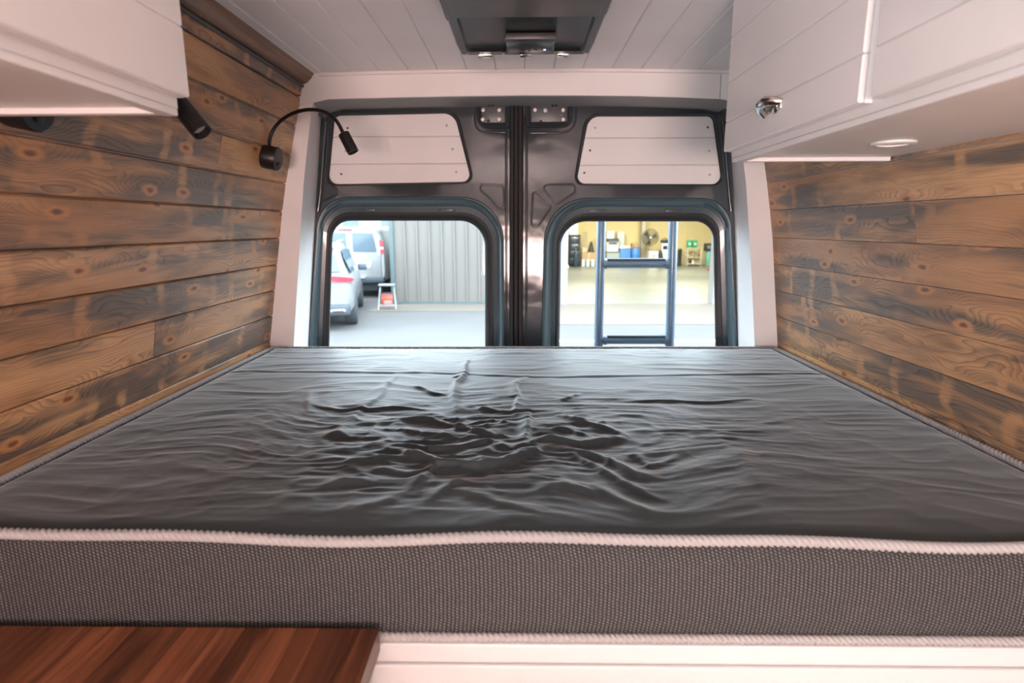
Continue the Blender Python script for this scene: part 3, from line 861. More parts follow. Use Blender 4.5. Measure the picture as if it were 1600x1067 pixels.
for i in range(3):
    y0 = -0.42 + i * 0.366
    dr = obj('door', b6(-0.2215, -0.203, y0, y0 + 0.36, 0.76, 1.47, 0.003), WHITE, kb, smooth=0)
    obj('handle', tb([(-0.203, y0 + 0.12, 1.40), (-0.185, y0 + 0.12, 1.40), (-0.185, y0 + 0.24, 1.40), (-0.203, y0 + 0.24, 1.40)], 0.005, 8), CHROME, dr)

# ================================================================== OVERHEAD CABINETS
def arch_pull(y, z, x, sgn, parent):
    bm = bmesh.new(); lathe(bm, (x, y - 0.004, z), (sgn, 0, 0), [(0.013, 0), (0.013, 0.004), (0.010, 0.007), (0.0005, 0.007)], 20)
    box(bm, (x + sgn * 0.002, y, z), (0.004, 0.055, 0.018), 0.0018)
    pts = [(x + sgn * d, y + t, z + h) for t, d, h in ((-0.030, 0.004, 0.002), (-0.026, 0.016, 0.004), (-0.012, 0.023, 0.006), (0.006, 0.024, 0.004), (0.022, 0.018, 0.000), (0.030, 0.010, -0.005), (0.033, 0.004, -0.010))]
    tube(bm, pts, [0.006, 0.0075, 0.0085, 0.0085, 0.0078, 0.007, 0.006], 12)
    return obj('handle', bm, CHROME, parent, smooth=60, label='curved brushed nickel pull')


def wall_cabinet(label, sgn, W, xf, yr, yfnt, gaps, zbot, zdoor, zlines, latches, groups):
    cb = empty('overhead_cabinet', (sgn * 0.62, (yr + yfnt) / 2, zbot), label=label, cat='cabinet')
    t = 0.019; xin = xf + sgn * t
    bm = bmesh.new()
    zs = [zbot, 2.30, 2.42, 2.515]
    outer = [(W(z) - sgn * 0.002, z) for z in zs]
    ring = [(xin, zbot), (xin, ZC(xin) - 0.003)] + [(W(z) - sgn * 0.0025, z) for z in (2.515, 2.42, 2.30, zbot)]
    loft(bm, [[(x, yfnt, z) for x, z in ring], [(x, yr, z) for x, z in ring]], True, True, True)
    obj('carcass', bm, WHITE, cb, smooth=0)
    # hanging lip across the rear end
    xa, xb = sorted((xin + sgn * 0.02, W(zbot) - sgn * 0.004))
    obj('bottom_lip', b6(xa, xb, yr - 0.016, yr, zbot - 0.009, zbot - 0.0002, 0.0015), WHITE, cb, smooth=0)
    obj('bottom_rail', b6(min(xin - sgn * 0.0, xin + sgn * 0.022), max(xin, xin + sgn * 0.022), yfnt, yr, zbot - 0.010, zbot - 0.0002, 0.002), WHITE, cb, smooth=0)
    ztop = ZC(xf) - 0.006
    ed = [zdoor] + zlines + [ztop]
    for (a, b), lat in zip(gaps, latches):
        dr = obj('door', b6(min(xf + sgn * 0.009, xin - sgn * 0.0008), max(xf + sgn * 0.009, xin - sgn * 0.0008), a, b, zdoor, ztop), WHITE, cb, smooth=0)
        for z0, z1 in zip(ed, ed[1:]):
            obj('board', b6(min(xf, xf + sgn * 0.0088), max(xf, xf + sgn * 0.0088), a, b, z0 + 0.0003, z1 - 0.0003, 0.002, 1), WHITE, dr, smooth=0)
        if lat: arch_pull(lat[0], lat[1], xf, -sgn, dr)
    return cb


yr_r = 1.325; xf_r = 0.445
l1 = onX(1212, 166, xf_r)
rc = wall_cabinet('white board-fronted overhead cabinet with two doors and curved nickel pull', 1, WR, xf_r, yr_r, -0.55, [(0.812, yr_r), (-0.20, 0.786)], 2.206, 2.2185,
                  [onX(1133, 192, xf_r)[2], onX(1172, 105, xf_r)[2], onX(1172, 105, xf_r)[2] + 0.088], [(l1[1], l1[2]), (onX(1604, 0, xf_r)[1], 2.285)], None)
xf_l = -0.457
lc = wall_cabinet('white board-fronted overhead cabinet above the left pine wall', -1, WL, xf_l, 0.842, -0.58, [(-0.30, 0.842)], 2.222, 2.236,
                  [2.326, 2.414, 2.502], [None], None)
# recessed puck light under the right cabinet
p = onZ(1396, 222, 2.206)
pk = empty('puck_light', (p[0], p[1], 2.206), label='round white puck light under the right overhead cabinet', cat='light')
obj('ring', lt((p[0], p[1], 2.2055), (0, 0, -1), [(0.036, 0), (0.036, 0.003), (0.032, 0.0055), (0.026, 0.0045), (0.025, 0.001)], 32), mat('white_ring', (0.8, 0.78, 0.77), 0.25), pk, smooth=50)
obj('lens', lt((p[0], p[1], 2.2055), (0, 0, -1), [(0.0245, 0), (0.0245, 0.002), (0.014, 0.0032), (0.0005, 0.0036)], 24), mat('frosted_lens', (0.72, 0.68, 0.68), 0.3), pk, smooth=50)

# ================================================================== READING LAMPS
def bez(P, n=24):
    P = [np.array(p, float) for p in P]; out = []
    for k in range(n + 1):
        t = k / n; Q = P[:]
        while len(Q) > 1: Q = [a + (b - a) * t for a, b in zip(Q, Q[1:])]
        out.append(Q[0])
    return out


def reading_lamp(base, nrm, neck, head0, head1, label):
    L = empty('reading_lamp', tuple(base), label=label, cat='lamp', group='gooseneck reading lamps')
    n = Vector(nrm).normalized(); b = Vector(base)
    bs = obj('base', lt(b, n, [(0.0335, 0), (0.034, 0.002), (0.034, 0.040), (0.032, 0.043), (0.0005, 0.0435)], 32), BLACKM, L, smooth=50)
    obj('switch', lt(b + n * 0.043 + Vector((0, 0, -0.014)), n, [(0.006, 0), (0.006, 0.002), (0.004, 0.003), (0.0005, 0.003)], 16), RUBBER, bs)
    obj('gooseneck', tb([tuple(q) for q in neck], 0.0052, 12), BLACKM, L, smooth=80)
    h0 = Vector(head0); ax = (Vector(head1) - h0); ln = ax.length
    hd = obj('lamp_head', lt(h0, ax, [(0.006, -0.004), (0.0155, 0), (0.016, 0.002), (0.016, ln), (0.0135, ln), (0.013, ln - 0.012)], 24), BLACKM, L, smooth=50)
    obj('lens', lt(h0 + ax.normalized() * (ln - 0.013), ax, [(0.0128, 0), (0.0128, 0.002), (0.0005, 0.0035)], 20), mat('lamp_lens', (0.5, 0.48, 0.45), 0.2), hd)
    return L


ang = math.atan(0.20); nL = Vector((math.cos(ang), 0, -math.sin(ang) * 1.0))
zb1 = 2.266; b1 = np.array([WL(zb1) + 0.0005, 1.770, zb1])
def at(px, py, y): return onY(px, py, y)
start = b1 + np.array([0.018, 0, 0.030])
reading_lamp(b1, nL, bez([start, at(420, 200, 1.79), at(438, 170, 1.77), at(490, 156, 1.74), at(520, 168, 1.70), at(528, 190, 1.69), at(536, 208, 1.685)]), at(537, 209, 1.685), at(552, 238, 1.68),
             'black gooseneck lamp on the pine wall beside the rear pillar')
zb2 = 2.243; b2 = np.array([WL(zb2) + 0.0005, 0.905, zb2])
reading_lamp(b2, nL, bez([b2 + np.array([0.018, 0, 0.030]), b2 + np.array([0.03, 0.05, 0.11]), b2 + np.array([0.06, 0.12, 0.19]), at(200, 60, 1.0), at(240, 100, 1.0), at(262, 140, 1.0)]), at(264, 144, 1.0), at(316, 207, 0.985),
             'black gooseneck lamp whose head pokes out under the left overhead cabinet')

# ================================================================== ROOF FAN
rf = empty('roof_fan', (0.012, 1.22, 2.545), label='dark plastic roof fan unit hanging from the white ceiling', cat='fan')
FX0, FX1 = -0.150, 0.172; fc = (FX0 + FX1) / 2
bm = bmesh.new()
def frow(x0, x1, y0, y1, z, r=0.02): return [(x, y, z) for x, y in rpoly([(x0, y0), (x1, y0), (x1, y1), (x0, y1)], r, 5)]
loft(bm, [frow(FX0 - 0.025, FX1 + 0.025, 0.90, 1.50, 2.552), frow(FX0 - 0.025, FX1 + 0.025, 0.90, 1.50, 2.540), frow(FX0 - 0.004, FX1 + 0.004, 0.915, 1.485, 2.536), frow(FX0, FX1, 0.92, 1.478, 2.480), frow(FX0 + 0.008, FX1 - 0.008, 0.93, 1.470, 2.466)], True, True, True)
obj('housing', bm, BLACKP, rf, smooth=40)
pa, pb = onZ(706, 20, 2.452)[1], onZ(800, 26, 2.452)[1]
bm = bmesh.new(); loft(bm, [frow(FX0 + 0.010, FX1 - 0.010, 0.935, 1.195, 2.4665, 0.012), frow(FX0 + 0.010, FX1 - 0.010, 0.935, 1.195, 2.452, 0.012), frow(FX0 + 0.018, FX1 - 0.018, 0.943, 1.187, 2.448, 0.012)], True, True, True)
obj('intake_cover', bm, BROWNP, rf, smooth=40)
bm = bmesh.new()
a = frow(FX0 + 0.012, FX1 - 0.012, 1.200, 1.465, 2.4665, 0.014); b = frow(FX0 + 0.012, FX1 - 0.012, 1.200, 1.465, 2.458, 0.014)
c = frow(FX0 + 0.026, FX1 - 0.026, 1.212, 1.438, 2.457, 0.014); d_ = frow(FX0 + 0.030, FX1 - 0.030, 1.217, 1.432, 2.463, 0.014)
loft(bm, [a, b, c, d_], True, True, True)
obj('lid_frame', bm, BLACKP, rf, smooth=40)
cp = obj('control_panel', b6(-0.032, 0.076, 1.330, 1.424, 2.445, 2.463, 0.006), mat('control_panel_plastic', (0.045, 0.048, 0.052), 0.25), rf)
obj('panel_lip', b6(-0.033, 0.077, 1.316, 1.336, 2.447, 2.461, 0.003), BROWNP, cp)
obj('indicator', lt((0.054, 1.382, 2.4452), (0, 0, -1), [(0.0028, 0), (0.0028, 0.001), (0.0005, 0.0016)], 12), mat('blue_indicator', (0.3, 0.5, 1.0), 0.3, emit=((0.35, 0.55, 1.0), 3.0)), cp)
for dx in (0.020, 0.034): obj('button', lt((dx, 1.384, 2.4452), (0, 0, -1), [(0.004, 0), (0.004, 0.001), (0.0005, 0.0012)], 12), BROWNP, cp)
for x_, w_ in ((-0.083, 0.034), (0.012, 0.026), (0.100, 0.028)):
    obj('clip', b6(x_ - w_ / 2, x_ + w_ / 2, 1.452, 1.4725, 2.4525, 2.460, 0.002), CHROME, rf)
for x_ in (-0.125, -0.040, 0.068, 0.150): obj('screw', lt((x_, 1.452, 2.4575), (0, 0, -1), [(0.004, 0), (0.003, 0.002), (0.0005, 0.0022)], 10), STEEL, rf)

# ================================================================== CEILING PUCK LIGHTS (behind the camera)
for (x_, y_, nm) in ((-0.33, -0.30, 'left'), (0.33, -0.30, 'right'), (-0.33, -1.10, 'left'), (0.33, -1.10, 'right')):
    z_ = ZC(x_)
    L = empty('ceiling_puck_light', (x_, y_, z_), label='warm round puck light in the ceiling, %s side, %s' % (nm, 'nearer the bed' if y_ > -0.5 else 'nearer the cab'), cat='light', group='ceiling puck lights')
    obj('ring', lt((x_, y_, z_ - 0.0005), (0, 0, -1), [(0.040, 0), (0.040, 0.003), (0.036, 0.006), (0.030, 0.004)], 28), WHITE, L, smooth=50)
    obj('lens', lt((x_, y_, z_ - 0.0045), (0, 0, -1), [(0.029, 0), (0.029, 0.001), (0.0005, 0.002)], 24), mat('lit_lens', (0.9, 0.8, 0.7), 0.4, emit=(PUCK_C, 12.0)), L)
    ld_ = bpy.data.lights.new('puck_lamp', 'AREA'); ld_.shape = 'DISK'; ld_.size = 0.06; ld_.energy = PUCK_W; ld_.color = PUCK_C; ld_.spread = math.radians(170)
    lo = bpy.data.objects.new('puck_lamp', ld_); lo.location = (x_, y_, z_ - 0.010); link(lo, L)

# ================================================================== OUTSIDE
WHITEV = mat('white_car_paint', (0.215, 0.215, 0.217), 0.3, coat=0.6)
SILV = mat('pearl_car_paint', (0.165, 0.17, 0.177), 0.3, 0.0, coat=0.15)
TINT = mat('tinted_glass', (0.07, 0.10, 0.125), 0.08, 0.0, 0.4, 0.0)
DARKP = mat('dark_bumper_plastic', (0.035, 0.045, 0.055), 0.55)
TYRE = mat('tyre_rubber', (0.030, 0.034, 0.040), 0.75)
REDL = mat('red_lens', (0.40, 0.02, 0.035), 0.2, coat=0.5)
SIDING = mat('grey_metal_siding', (0.110, 0.097, 0.086), 0.55, 0.0)
TRIMG = mat('grey_green_flashing', (0.05, 0.078, 0.078), 0.5)
CREAM = mat('cream_wall_paint', (0.66, 0.52, 0.25), 0.7)
LINEW = mat('white_road_paint', (0.80, 0.80, 0.79), 0.8)

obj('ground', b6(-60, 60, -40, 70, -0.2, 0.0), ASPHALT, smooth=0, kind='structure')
YW = 15.45                                  # front of the workshop building
xc0 = onY(613, 470, YW)[0]; xj0 = onY(887, 470, YW)[0]; xj1 = onY(1112, 470, YW)[0]; xw1 = 12.5; YE = 31.6
ap = obj('pavement', b6(xj0 - 1.2, xw1, 12.15, YW + 0.1, 0.0, 0.012), APRON, smooth=0, kind='structure')  # slab spans the sunlit ground, its sunlight is in the colour
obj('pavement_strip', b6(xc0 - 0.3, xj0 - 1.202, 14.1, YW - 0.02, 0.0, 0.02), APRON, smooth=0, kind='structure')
obj('parking_line', b6(0.3, 9.0, 10.30, 10.45, 0.0, 0.004), LINEW, label='white painted line across the tarmac beyond the rear ladder', cat='road marking')

bl = empty('workshop_building', ((xc0 + xw1) / 2, YW, 0), label='grey metal-clad workshop with a wide open vehicle door', cat='building')
obj('corner_trim', b6(xc0, xc0 + 0.11, YW - 0.07, YW + 0.1, 0.0, 4.6), TRIMG, bl, smooth=0)
pw = 0.3275
def panel(w, h):
    bm = bmesh.new(); cs = [(0, 0), (w - 0.060, 0), (w - 0.050, -0.06), (w - 0.012, -0.06), (w, 0)]
    loft(bm, [[(x, y, 0) for x, y in cs] + [(w, 0.03, 0), (0, 0.03, 0)], [(x, y, h) for x, y in cs] + [(w, 0.03, h), (0, 0.03, h)]], True, True, True)
    bmesh.ops.recalc_face_normals(bm, faces=bm.faces[:]); me = bpy.data.meshes.new('wall_panel'); bm.to_mesh(me); bm.free(); me.materials.append(SIDING); return me
pm = panel(pw, 4.5); x = xc0 + 0.11
while x + pw < xj0 - 0.10:
    obj('wall_panel', pm, None, bl, loc=(x, YW, 0.07)); x += pw
xl = x
pm2 = panel(xj0 - 0.12 - xl, 4.5); obj('wall_panel', pm2, None, bl, loc=(xl, YW, 0.07))
x = xj1 + 0.16
while x + pw < xw1:
    obj('wall_panel', pm, None, bl, loc=(x, YW, 0.07)); x += pw
pm3 = panel(xj1 - xj0 + 0.3, 1.0); obj('header_panel', pm3, None, bl, loc=(xj0 - 0.12, YW, 3.6))
obj('base_flashing', b6(xc0, xj0 - 0.12, YW - 0.05, YW + 0.02, 0.0, 0.075), TRIMG, bl, smooth=0)
for xa in (xj0 - 0.20, xj1 + 0.0): obj('door_jamb', b6(xa, xa + 0.18, YW - 0.08, YW + 0.35, 0.0, 3.65, 0.01), WHITEV, bl, smooth=0)
obj('bollard_bracket', b6(xj0 - 0.05, xj0 + 0.0, YW - 0.14, YW - 0.08, 0.95, 1.05, 0.01), STEEL, bl)
obj('side_wall', b6(xc0 + 0.02, xc0 + 0.06, YW + 0.1, YE, 0.0, 4.57), SIDING, bl, smooth=0)
obj('side_wall', b6(xw1, xw1 + 0.04, YW, YE, 0.0, 4.57), SIDING, bl, smooth=0)
obj('roof', b6(xc0 - 0.2, xw1 + 0.2, YW - 0.3, YE + 0.2, 4.6, 4.7), SIDING, bl, smooth=0)
obj('shop_floor', b6(xc0 + 0.1, xw1, YW + 0.1, YE, 0.0, 0.012), GFLOOR, bl, smooth=0)
obj('rear_wall', b6(xc0 + 0.1, xw1, YE, YE + 0.05, 0.0, 4.57), CREAM, bl, smooth=0)
for xr in np.arange(xc0 + 0.6, xw1, 0.91): obj('wall_batten', b6(xr - 0.02, xr + 0.02, YE - 0.02, YE - 0.001, 0.012, 4.57), CREAM, bl, smooth=0)
xp = onY(1003, 400, 31.3)[0]
obj('steel_column', b6(xp - 0.09, xp + 0.09, 31.15, 31.55, 0.012, 4.57), mat('column_paint', (0.50, 0.47, 0.33), 0.5), bl, smooth=0)
for i, (x_, y_) in enumerate(((3.0, 19.5), (7.5, 19.5), (3.0, 26.5), (7.5, 26.5))):
    L = empty('strip_light', (x_, y_, 4.3), label='long strip light under the workshop roof, ' + ('left' if x_ < 5 else 'right') + (' front' if y_ < 22 else ' rear'), cat='light', group='workshop strip lights')
    obj('housing', b6(x_ - 0.9, x_ + 0.9, y_ - 0.12, y_ + 0.12, 4.33, 4.40, 0.01), WHITEV, L, smooth=0)
    for dx in (-0.7, 0.7): obj('hanger', tb([(x_ + dx, y_, 4.395), (x_ + dx, y_, 4.60)], 0.008, 6), STEEL, L)
    obj('tube', tb([(x_ - 0.85, y_, 4.31), (x_ + 0.85, y_, 4.31)], 0.02, 10), mat('lit_tube', (0.9, 0.9, 0.8), 0.4, emit=((1.0, 0.95, 0.75), 6.0)), L)
    la = bpy.data.lights.new('strip_lamp', 'AREA'); la.shape = 'RECTANGLE'; la.size = 1.8; la.size_y = 0.24; la.energy = GARAGE_W; la.color = (1.0, 0.95, 0.78)
    lo = bpy.data.objects.new('strip_lamp', la); lo.location = (x_, y_, 4.27); link(lo, L)

# ------------------------------------------------------------------ things inside the workshop
YG = 30.6
M1 = lambda n, c, r=0.6: mat(n, c, r)
TAN = M1('cardboard', (0.42, 0.28, 0.15), 0.85); BLUE = M1('blue_plastic', (0.05, 0.20, 0.52), 0.4); GRN = M1('green_plastic', (0.02, 0.32, 0.13), 0.4)
GREYP = M1('grey_plastic', (0.30, 0.32, 0.31), 0.5); WPL = M1('white_plastic', (0.74, 0.74, 0.70), 0.5); BLK = M1('black_plastic', (0.018, 0.02, 0.024), 0.5)
PALEG = M1('pale_grey_enamel', (0.48, 0.50, 0.47), 0.45); TEALP = M1('teal_plastic', (0.12, 0.36, 0.28), 0.5)


def fl(px0, px1, py0, py1, y=YG):
    a = onY(px0, py1, y); b = onY(px1, py0, y)
    return a[0], b[0], max(a[2], 0.013), b[2]


def carton(name, m_, px, label, cat, dep=0.5, y=YG, z0=None, lid=None, bev=0.02, extra=None, group=None):
    x0, x1, za, zb = fl(*px, y)
    if z0 is not None: za = z0
    e = empty(name, ((x0 + x1) / 2, y, za), label=label, cat=cat, group=group)
    obj('body', b6(x0, x1, y - dep / 2, y + dep / 2, za, zb, bev), m_, e)
    if lid: obj(lid[0], b6(x0 - 0.015, x1 + 0.015, y - dep / 2 - 0.015, y + dep / 2 + 0.015, zb - lid[2], zb + 0.012, 0.01), lid[1], e)
    return e, (x0, x1, za, zb)


FZ = 0.013
e, q = carton('tool_cabinet', BLK, (888, 906.5, 367, 415), 'tall black tool cabinet by the left jamb inside the workshop', 'cabinet', 0.6, z0=FZ, lid=('top', BLK, 0.04))
for k in range(4):
    zz = q[2] + 0.12 + k * (q[3] - q[2] - 0.2) / 4
    dd = obj('drawer', b6(q[0] + 0.04, q[1] - 0.04, YG - 0.33, YG - 0.299, zz, zz + (q[3] - q[2] - 0.3) / 4, 0.01), M1('black_enamel', (0.03, 0.034, 0.04), 0.3), e)
    obj('handle', b6(q[0] + 0.12, q[1] - 0.12, YG - 0.35, YG - 0.33, zz + 0.26, zz + 0.29, 0.005), STEEL, dd)
e, _ = carton('storage_box', WPL, (888, 902.5, 350, 366), 'white storage box on top of the tall black tool cabinet', 'box', 0.5, z0=q[3] + 0.014, lid=('lid', WPL, 0.06))
# gas cylinder in front of the cabinet
x0, x1, za, zb = fl(896, 903, 388, 414, YG - 0.6)
e = empty('gas_cylinder', ((x0 + x1) / 2, YG - 0.6, FZ), label='dark gas cylinder in front of the black tool cabinet', cat='cylinder')
obj('body', lt(((x0 + x1) / 2, YG - 0.6, FZ), (0, 0, 1), [(0.11, 0), (0.12, 0.02), (0.12, 0.72), (0.09, 0.80), (0.04, 0.84)], 20), M1('dark_blue_enamel', (0.03, 0.05, 0.075), 0.35), e)
obj('valve', lt(((x0 + x1) / 2, YG - 0.6, FZ + 0.84), (0, 0, 1), [(0.03, 0), (0.03, 0.05), (0.05, 0.06), (0.05, 0.09), (0.01, 0.10)], 12), STEEL, e)
# buckets, cartons, leaning sheet, tripod heap
for k, (a, b) in enumerate(((908, 914.5), (915, 921.5), (922.5, 930))):
    x0, x1, za, zb = fl(a, b, 403, 414.5, YG - 0.35); r = (x1 - x0) / 2; cxx = (x0 + x1) / 2
    e = empty('bucket', (cxx, YG - 0.35, FZ), label=['white bucket nearest the black tool cabinet', 'white bucket between two other white buckets below the cartons', 'white bucket nearest the ladder rail below the cartons'][k], cat='bucket', group='white buckets in the workshop')
    obj('pail', lt((cxx, YG - 0.35, FZ), (0, 0, 1), [(r * 0.85, 0), (r, 0.33), (r * 1.05, 0.335), (r * 1.05, 0.36), (r * 0.93, 0.36), (r * 0.9, 0.30)], 18), M1('bluish_white_plastic', (0.62, 0.68, 0.72), 0.5), e)
    obj('bail', tb([(cxx - r, YG - 0.36, FZ + 0.33), (cxx - r * 0.7, YG - 0.36 - r, FZ + 0.22), (cxx + r * 0.7, YG - 0.36 - r, FZ + 0.22), (cxx + r, YG - 0.36, FZ + 0.33)], 0.008, 6), STEEL, e)
e, q1 = carton('cardboard_box', TAN, (908.5, 930, 394, 404), 'wide brown carton above the white buckets', 'box', 0.5, y=YG + 0.2, z0=FZ, bev=0.01); obj('tape', b6((q1[0] + q1[1]) / 2 - 0.03, (q1[0] + q1[1]) / 2 + 0.03, YG - 0.056, YG + 0.456, q1[2] + 0.05, q1[3] + 0.003), M1('packing_tape', (0.55, 0.42, 0.26), 0.3), e)
e, q2 = carton('cardboard_box', M1('pale_cardboard', (0.55, 0.45, 0.32), 0.85), (909, 916.5, 387, 394), 'small pale carton on the wide brown carton', 'box', 0.35, y=YG + 0.2, z0=q1[3] + 0.004, bev=0.01); obj('tape', b6((q2[0] + q2[1]) / 2 - 0.02, (q2[0] + q2[1]) / 2 + 0.02, YG + 0.02, YG + 0.38, q2[2] + 0.05, q2[3] + 0.003), MAT['packing_tape'], e)
x0, x1, za, zb = fl(906.5, 919, 362, 395, YE - 0.3)
bm = bmesh.new(); prism(bm, [(x0, YE - 0.36, FZ), (x1 - 0.05, YE - 0.36, FZ), (x1, YE - 0.06, zb), (x0 + 0.18, YE - 0.06, zb)], (0, 0.03, 0))
o = obj('plywood_sheet', bm, M1('plywood', (0.46, 0.36, 0.20), 0.7), smooth=0, label='tan plywood sheet leaning on the cream workshop wall', cat='sheet')
x0, x1, za, zb = fl(912.5, 926, 377, 394, YG + 0.1); cxx = (x0 + x1) / 2 + 0.08
e = empty('safety_cone', (cxx, YG + 0.2, q1[3] + 0.004), label='dark cone standing on the brown carton', cat='cone')
obj('cone', lt((cxx + 0.08, YG + 0.2, q1[3] + 0.012), (0, 0, 1), [(0.17, 0), (0.05, zb - q1[3] - 0.06), (0.02, zb - q1[3] - 0.03)], 16), BLK, e)
obj('base', b6(cxx - 0.10, cxx + 0.26, YG + 0.02, YG + 0.38, q1[3] + 0.003, q1[3] + 0.03, 0.005), BLK, e)
# between the ladder rails
e, q = carton('storage_tote', GREYP, (946.5, 967, 393, 413), 'grey storage tote left of the blue bin in the workshop', 'tote', 0.6, z0=FZ, lid=('lid', M1('dark_grey_plastic', (0.12, 0.13, 0.13), 0.5), 0.06))
e, q = carton('appliance', WPL, (947, 965, 378, 392.6), 'white boxy machine on the grey storage tote', 'machine', 0.5, z0=q[3] + 0.014); obj('control_strip', b6(q[0] + 0.05, q[1] - 0.05, YG - 0.262, YG - 0.249, q[3] - 0.12, q[3] - 0.05), BLK, e)
e, q = carton('printer', BLK, (948, 966, 372.5, 378), 'flat black printer on the white boxy machine', 'printer', 0.5, z0=q[3] + 0.002); obj('paper_tray', b6(q[0] + 0.08, q[1] - 0.08, YG - 0.36, YG - 0.249, q[2] + 0.03, q[2] + 0.06, 0.005), GREYP, e)
e, q = carton('storage_box', WPL, (947.5, 959, 361, 371.5), 'white box on top of the black printer', 'box', 0.4, z0=q[3] + 0.002, lid=('lid', M1('light_grey_plastic', (0.55, 0.56, 0.54), 0.5), 0.05))
e, q = carton('metal_cabinet', PALEG, (962, 975, 362, 412), 'pale grey metal cabinet behind the blue bin', 'cabinet', 0.4, y=YE - 0.28, z0=FZ); 
for k in range(2): obj('door', b6(q[0] + 0.02 + k * (q[1] - q[0]) / 2, q[0] - 0.02 + (k + 1) * (q[1] - q[0]) / 2, YE - 0.50, YE - 0.479, q[2] + 0.1, q[3] - 0.05, 0.004), PALEG, e)
e, q = carton('plastic_bin', BLUE, (967, 984, 389, 413), 'open blue bin heaped with white paper', 'bin', 0.55, z0=FZ, lid=('rim', BLUE, 0.05))
bm = bmesh.new()
for k in range(9): box(bm, (q[0] + 0.06 + random.random() * (q[1] - q[0] - 0.12), YG - 0.15 + random.random() * 0.3, q[3] + 0.035 + random.random() * 0.10), (0.16, 0.14, 0.10), 0.02, 1, Matrix.Rotation(random.random() * 3, 4, 'Z') @ Matrix.Rotation(random.random(), 4, 'X'))
obj('paper_heap', bm, WPL, e)
x0, x1, za, zb = fl(984.5, 1000, 387, 414, YG); r = (x1 - x0) / 2; cxx = (x0 + x1) / 2
e = empty('barrel', (cxx, YG, FZ), label='round blue plastic barrel beside the steel column', cat='barrel')
obj('drum', lt((cxx, YG, FZ), (0, 0, 1), [(r * 0.92, 0), (r, 0.04), (r, 0.28), (r * 1.03, 0.30), (r, 0.32), (r, 0.58), (r * 1.03, 0.60), (r, 0.62), (r, zb - 0.05), (r * 0.94, zb - FZ)], 24), BLUE, e)
obj('lid_ring', lt((cxx, YG, zb - 0.05), (0, 0, 1), [(r * 1.02, 0), (r * 1.04, 0.02), (r * 1.02, 0.04), (r * 0.8, 0.045)], 24), STEEL, e)
e, q = carton('cardboard_box', M1('brown_cardboard', (0.30, 0.19, 0.10), 0.85), (986, 999, 380, 386), 'brown carton on the blue barrel', 'box', 0.35, z0=zb + 0.012); obj('tape', b6((q[0] + q[1]) / 2 - 0.02, (q[0] + q[1]) / 2 + 0.02, YG - 0.178, YG + 0.178, q[2] + 0.05, q[3] + 0.003), MAT['packing_tape'], e)
# white box, black bag, water cooler
e, q = carton('storage_box', WPL, (1012.5, 1027, 393, 413), 'white lidded box under the workshop fan', 'box', 0.5, y=YG - 0.7, z0=FZ, lid=('lid', WPL, 0.06)); obj('label_card', b6(q[0] + 0.15, q[1] - 0.15, YG - 0.955, YG - 0.9495, q[3] - 0.28, q[3] - 0.14), TAN, e)
x0, x1, za, zb = fl(1024, 1031, 386, 414, YG - 0.2); cxx = (x0 + x1) / 2 + 0.06
e = empty('duffel_bag', (cxx, YG - 0.4, FZ), label='slumped black bag beside the white lidded box', cat='bag')
obj('bag', lt((cxx, YG - 0.42, FZ), (0.05, 0, 1), [(0.13, 0), (0.17, 0.12), (0.16, 0.4), (0.12, 0.65), (0.05, 0.78), (0.06, 0.84)], 16), BLK, e, smooth=80); obj('strap', tb([(cxx - 0.1, YG - 0.55, FZ + 0.5), (cxx, YG - 0.6, FZ + 0.9), (cxx + 0.1, YG - 0.55, FZ + 0.5)], 0.012, 6), BLK, e)
e, q = carton('water_cooler', WPL, (1031.5, 1043.5, 380, 414), 'white water cooler beside the right ladder rail', 'cooler', 0.35, z0=FZ); obj('tap_recess', b6(q[0] + 0.06, q[1] - 0.06, YG - 0.185, YG - 0.172, q[3] - 0.32, q[3] - 0.12), BLK, e); obj('door', b6(q[0] + 0.03, q[1] - 0.03, YG - 0.19, YG - 0.172, q[2] + 0.06, q[2] + 0.5, 0.004), WPL, e)
x0, x1, za, zb = fl(1032, 1045, 372, 380, YG); bm = bmesh.new(); 
box(bm, ((x0 + x1) / 2, YG, q[3] + 0.10), (x1 - x0 - 0.04, 0.3, 0.19), 0.05); 
hb_ = empty('helmet_pile', ((x0 + x1) / 2, YG, q[3]), label='black gear case on the white water cooler', cat='case'); obj('case', bm, BLK, hb_); obj('case_handle', tb([(x0 + 0.1, YG, q[3] + 0.19), (x0 + 0.14, YG, q[3] + 0.26), (x1 - 0.14, YG, q[3] + 0.26), (x1 - 0.1, YG, q[3] + 0.19)], 0.015, 8), BLK, hb_)
hb_.name = 'gear_case'
x0, x1, za, zb = fl(1058, 1066, 387, 414, YG); r = (x1 - x0) / 2; cxx = (x0 + x1) / 2
e = empty('trash_can', (cxx, YG, FZ), label='round black trash can left of the shelf unit', cat='bin')
obj('can', lt((cxx, YG, FZ), (0, 0, 1), [(r * 0.82, 0), (r, 0.75), (r * 1.06, 0.76), (r * 1.06, 0.80)], 20), BLK, e); obj('lid', lt((cxx, YG, FZ + 0.80), (0, 0, 1), [(r * 1.05, 0), (r * 0.9, 0.06), (r * 0.3, 0.10), (0.001, 0.10)], 20), BLK, e)
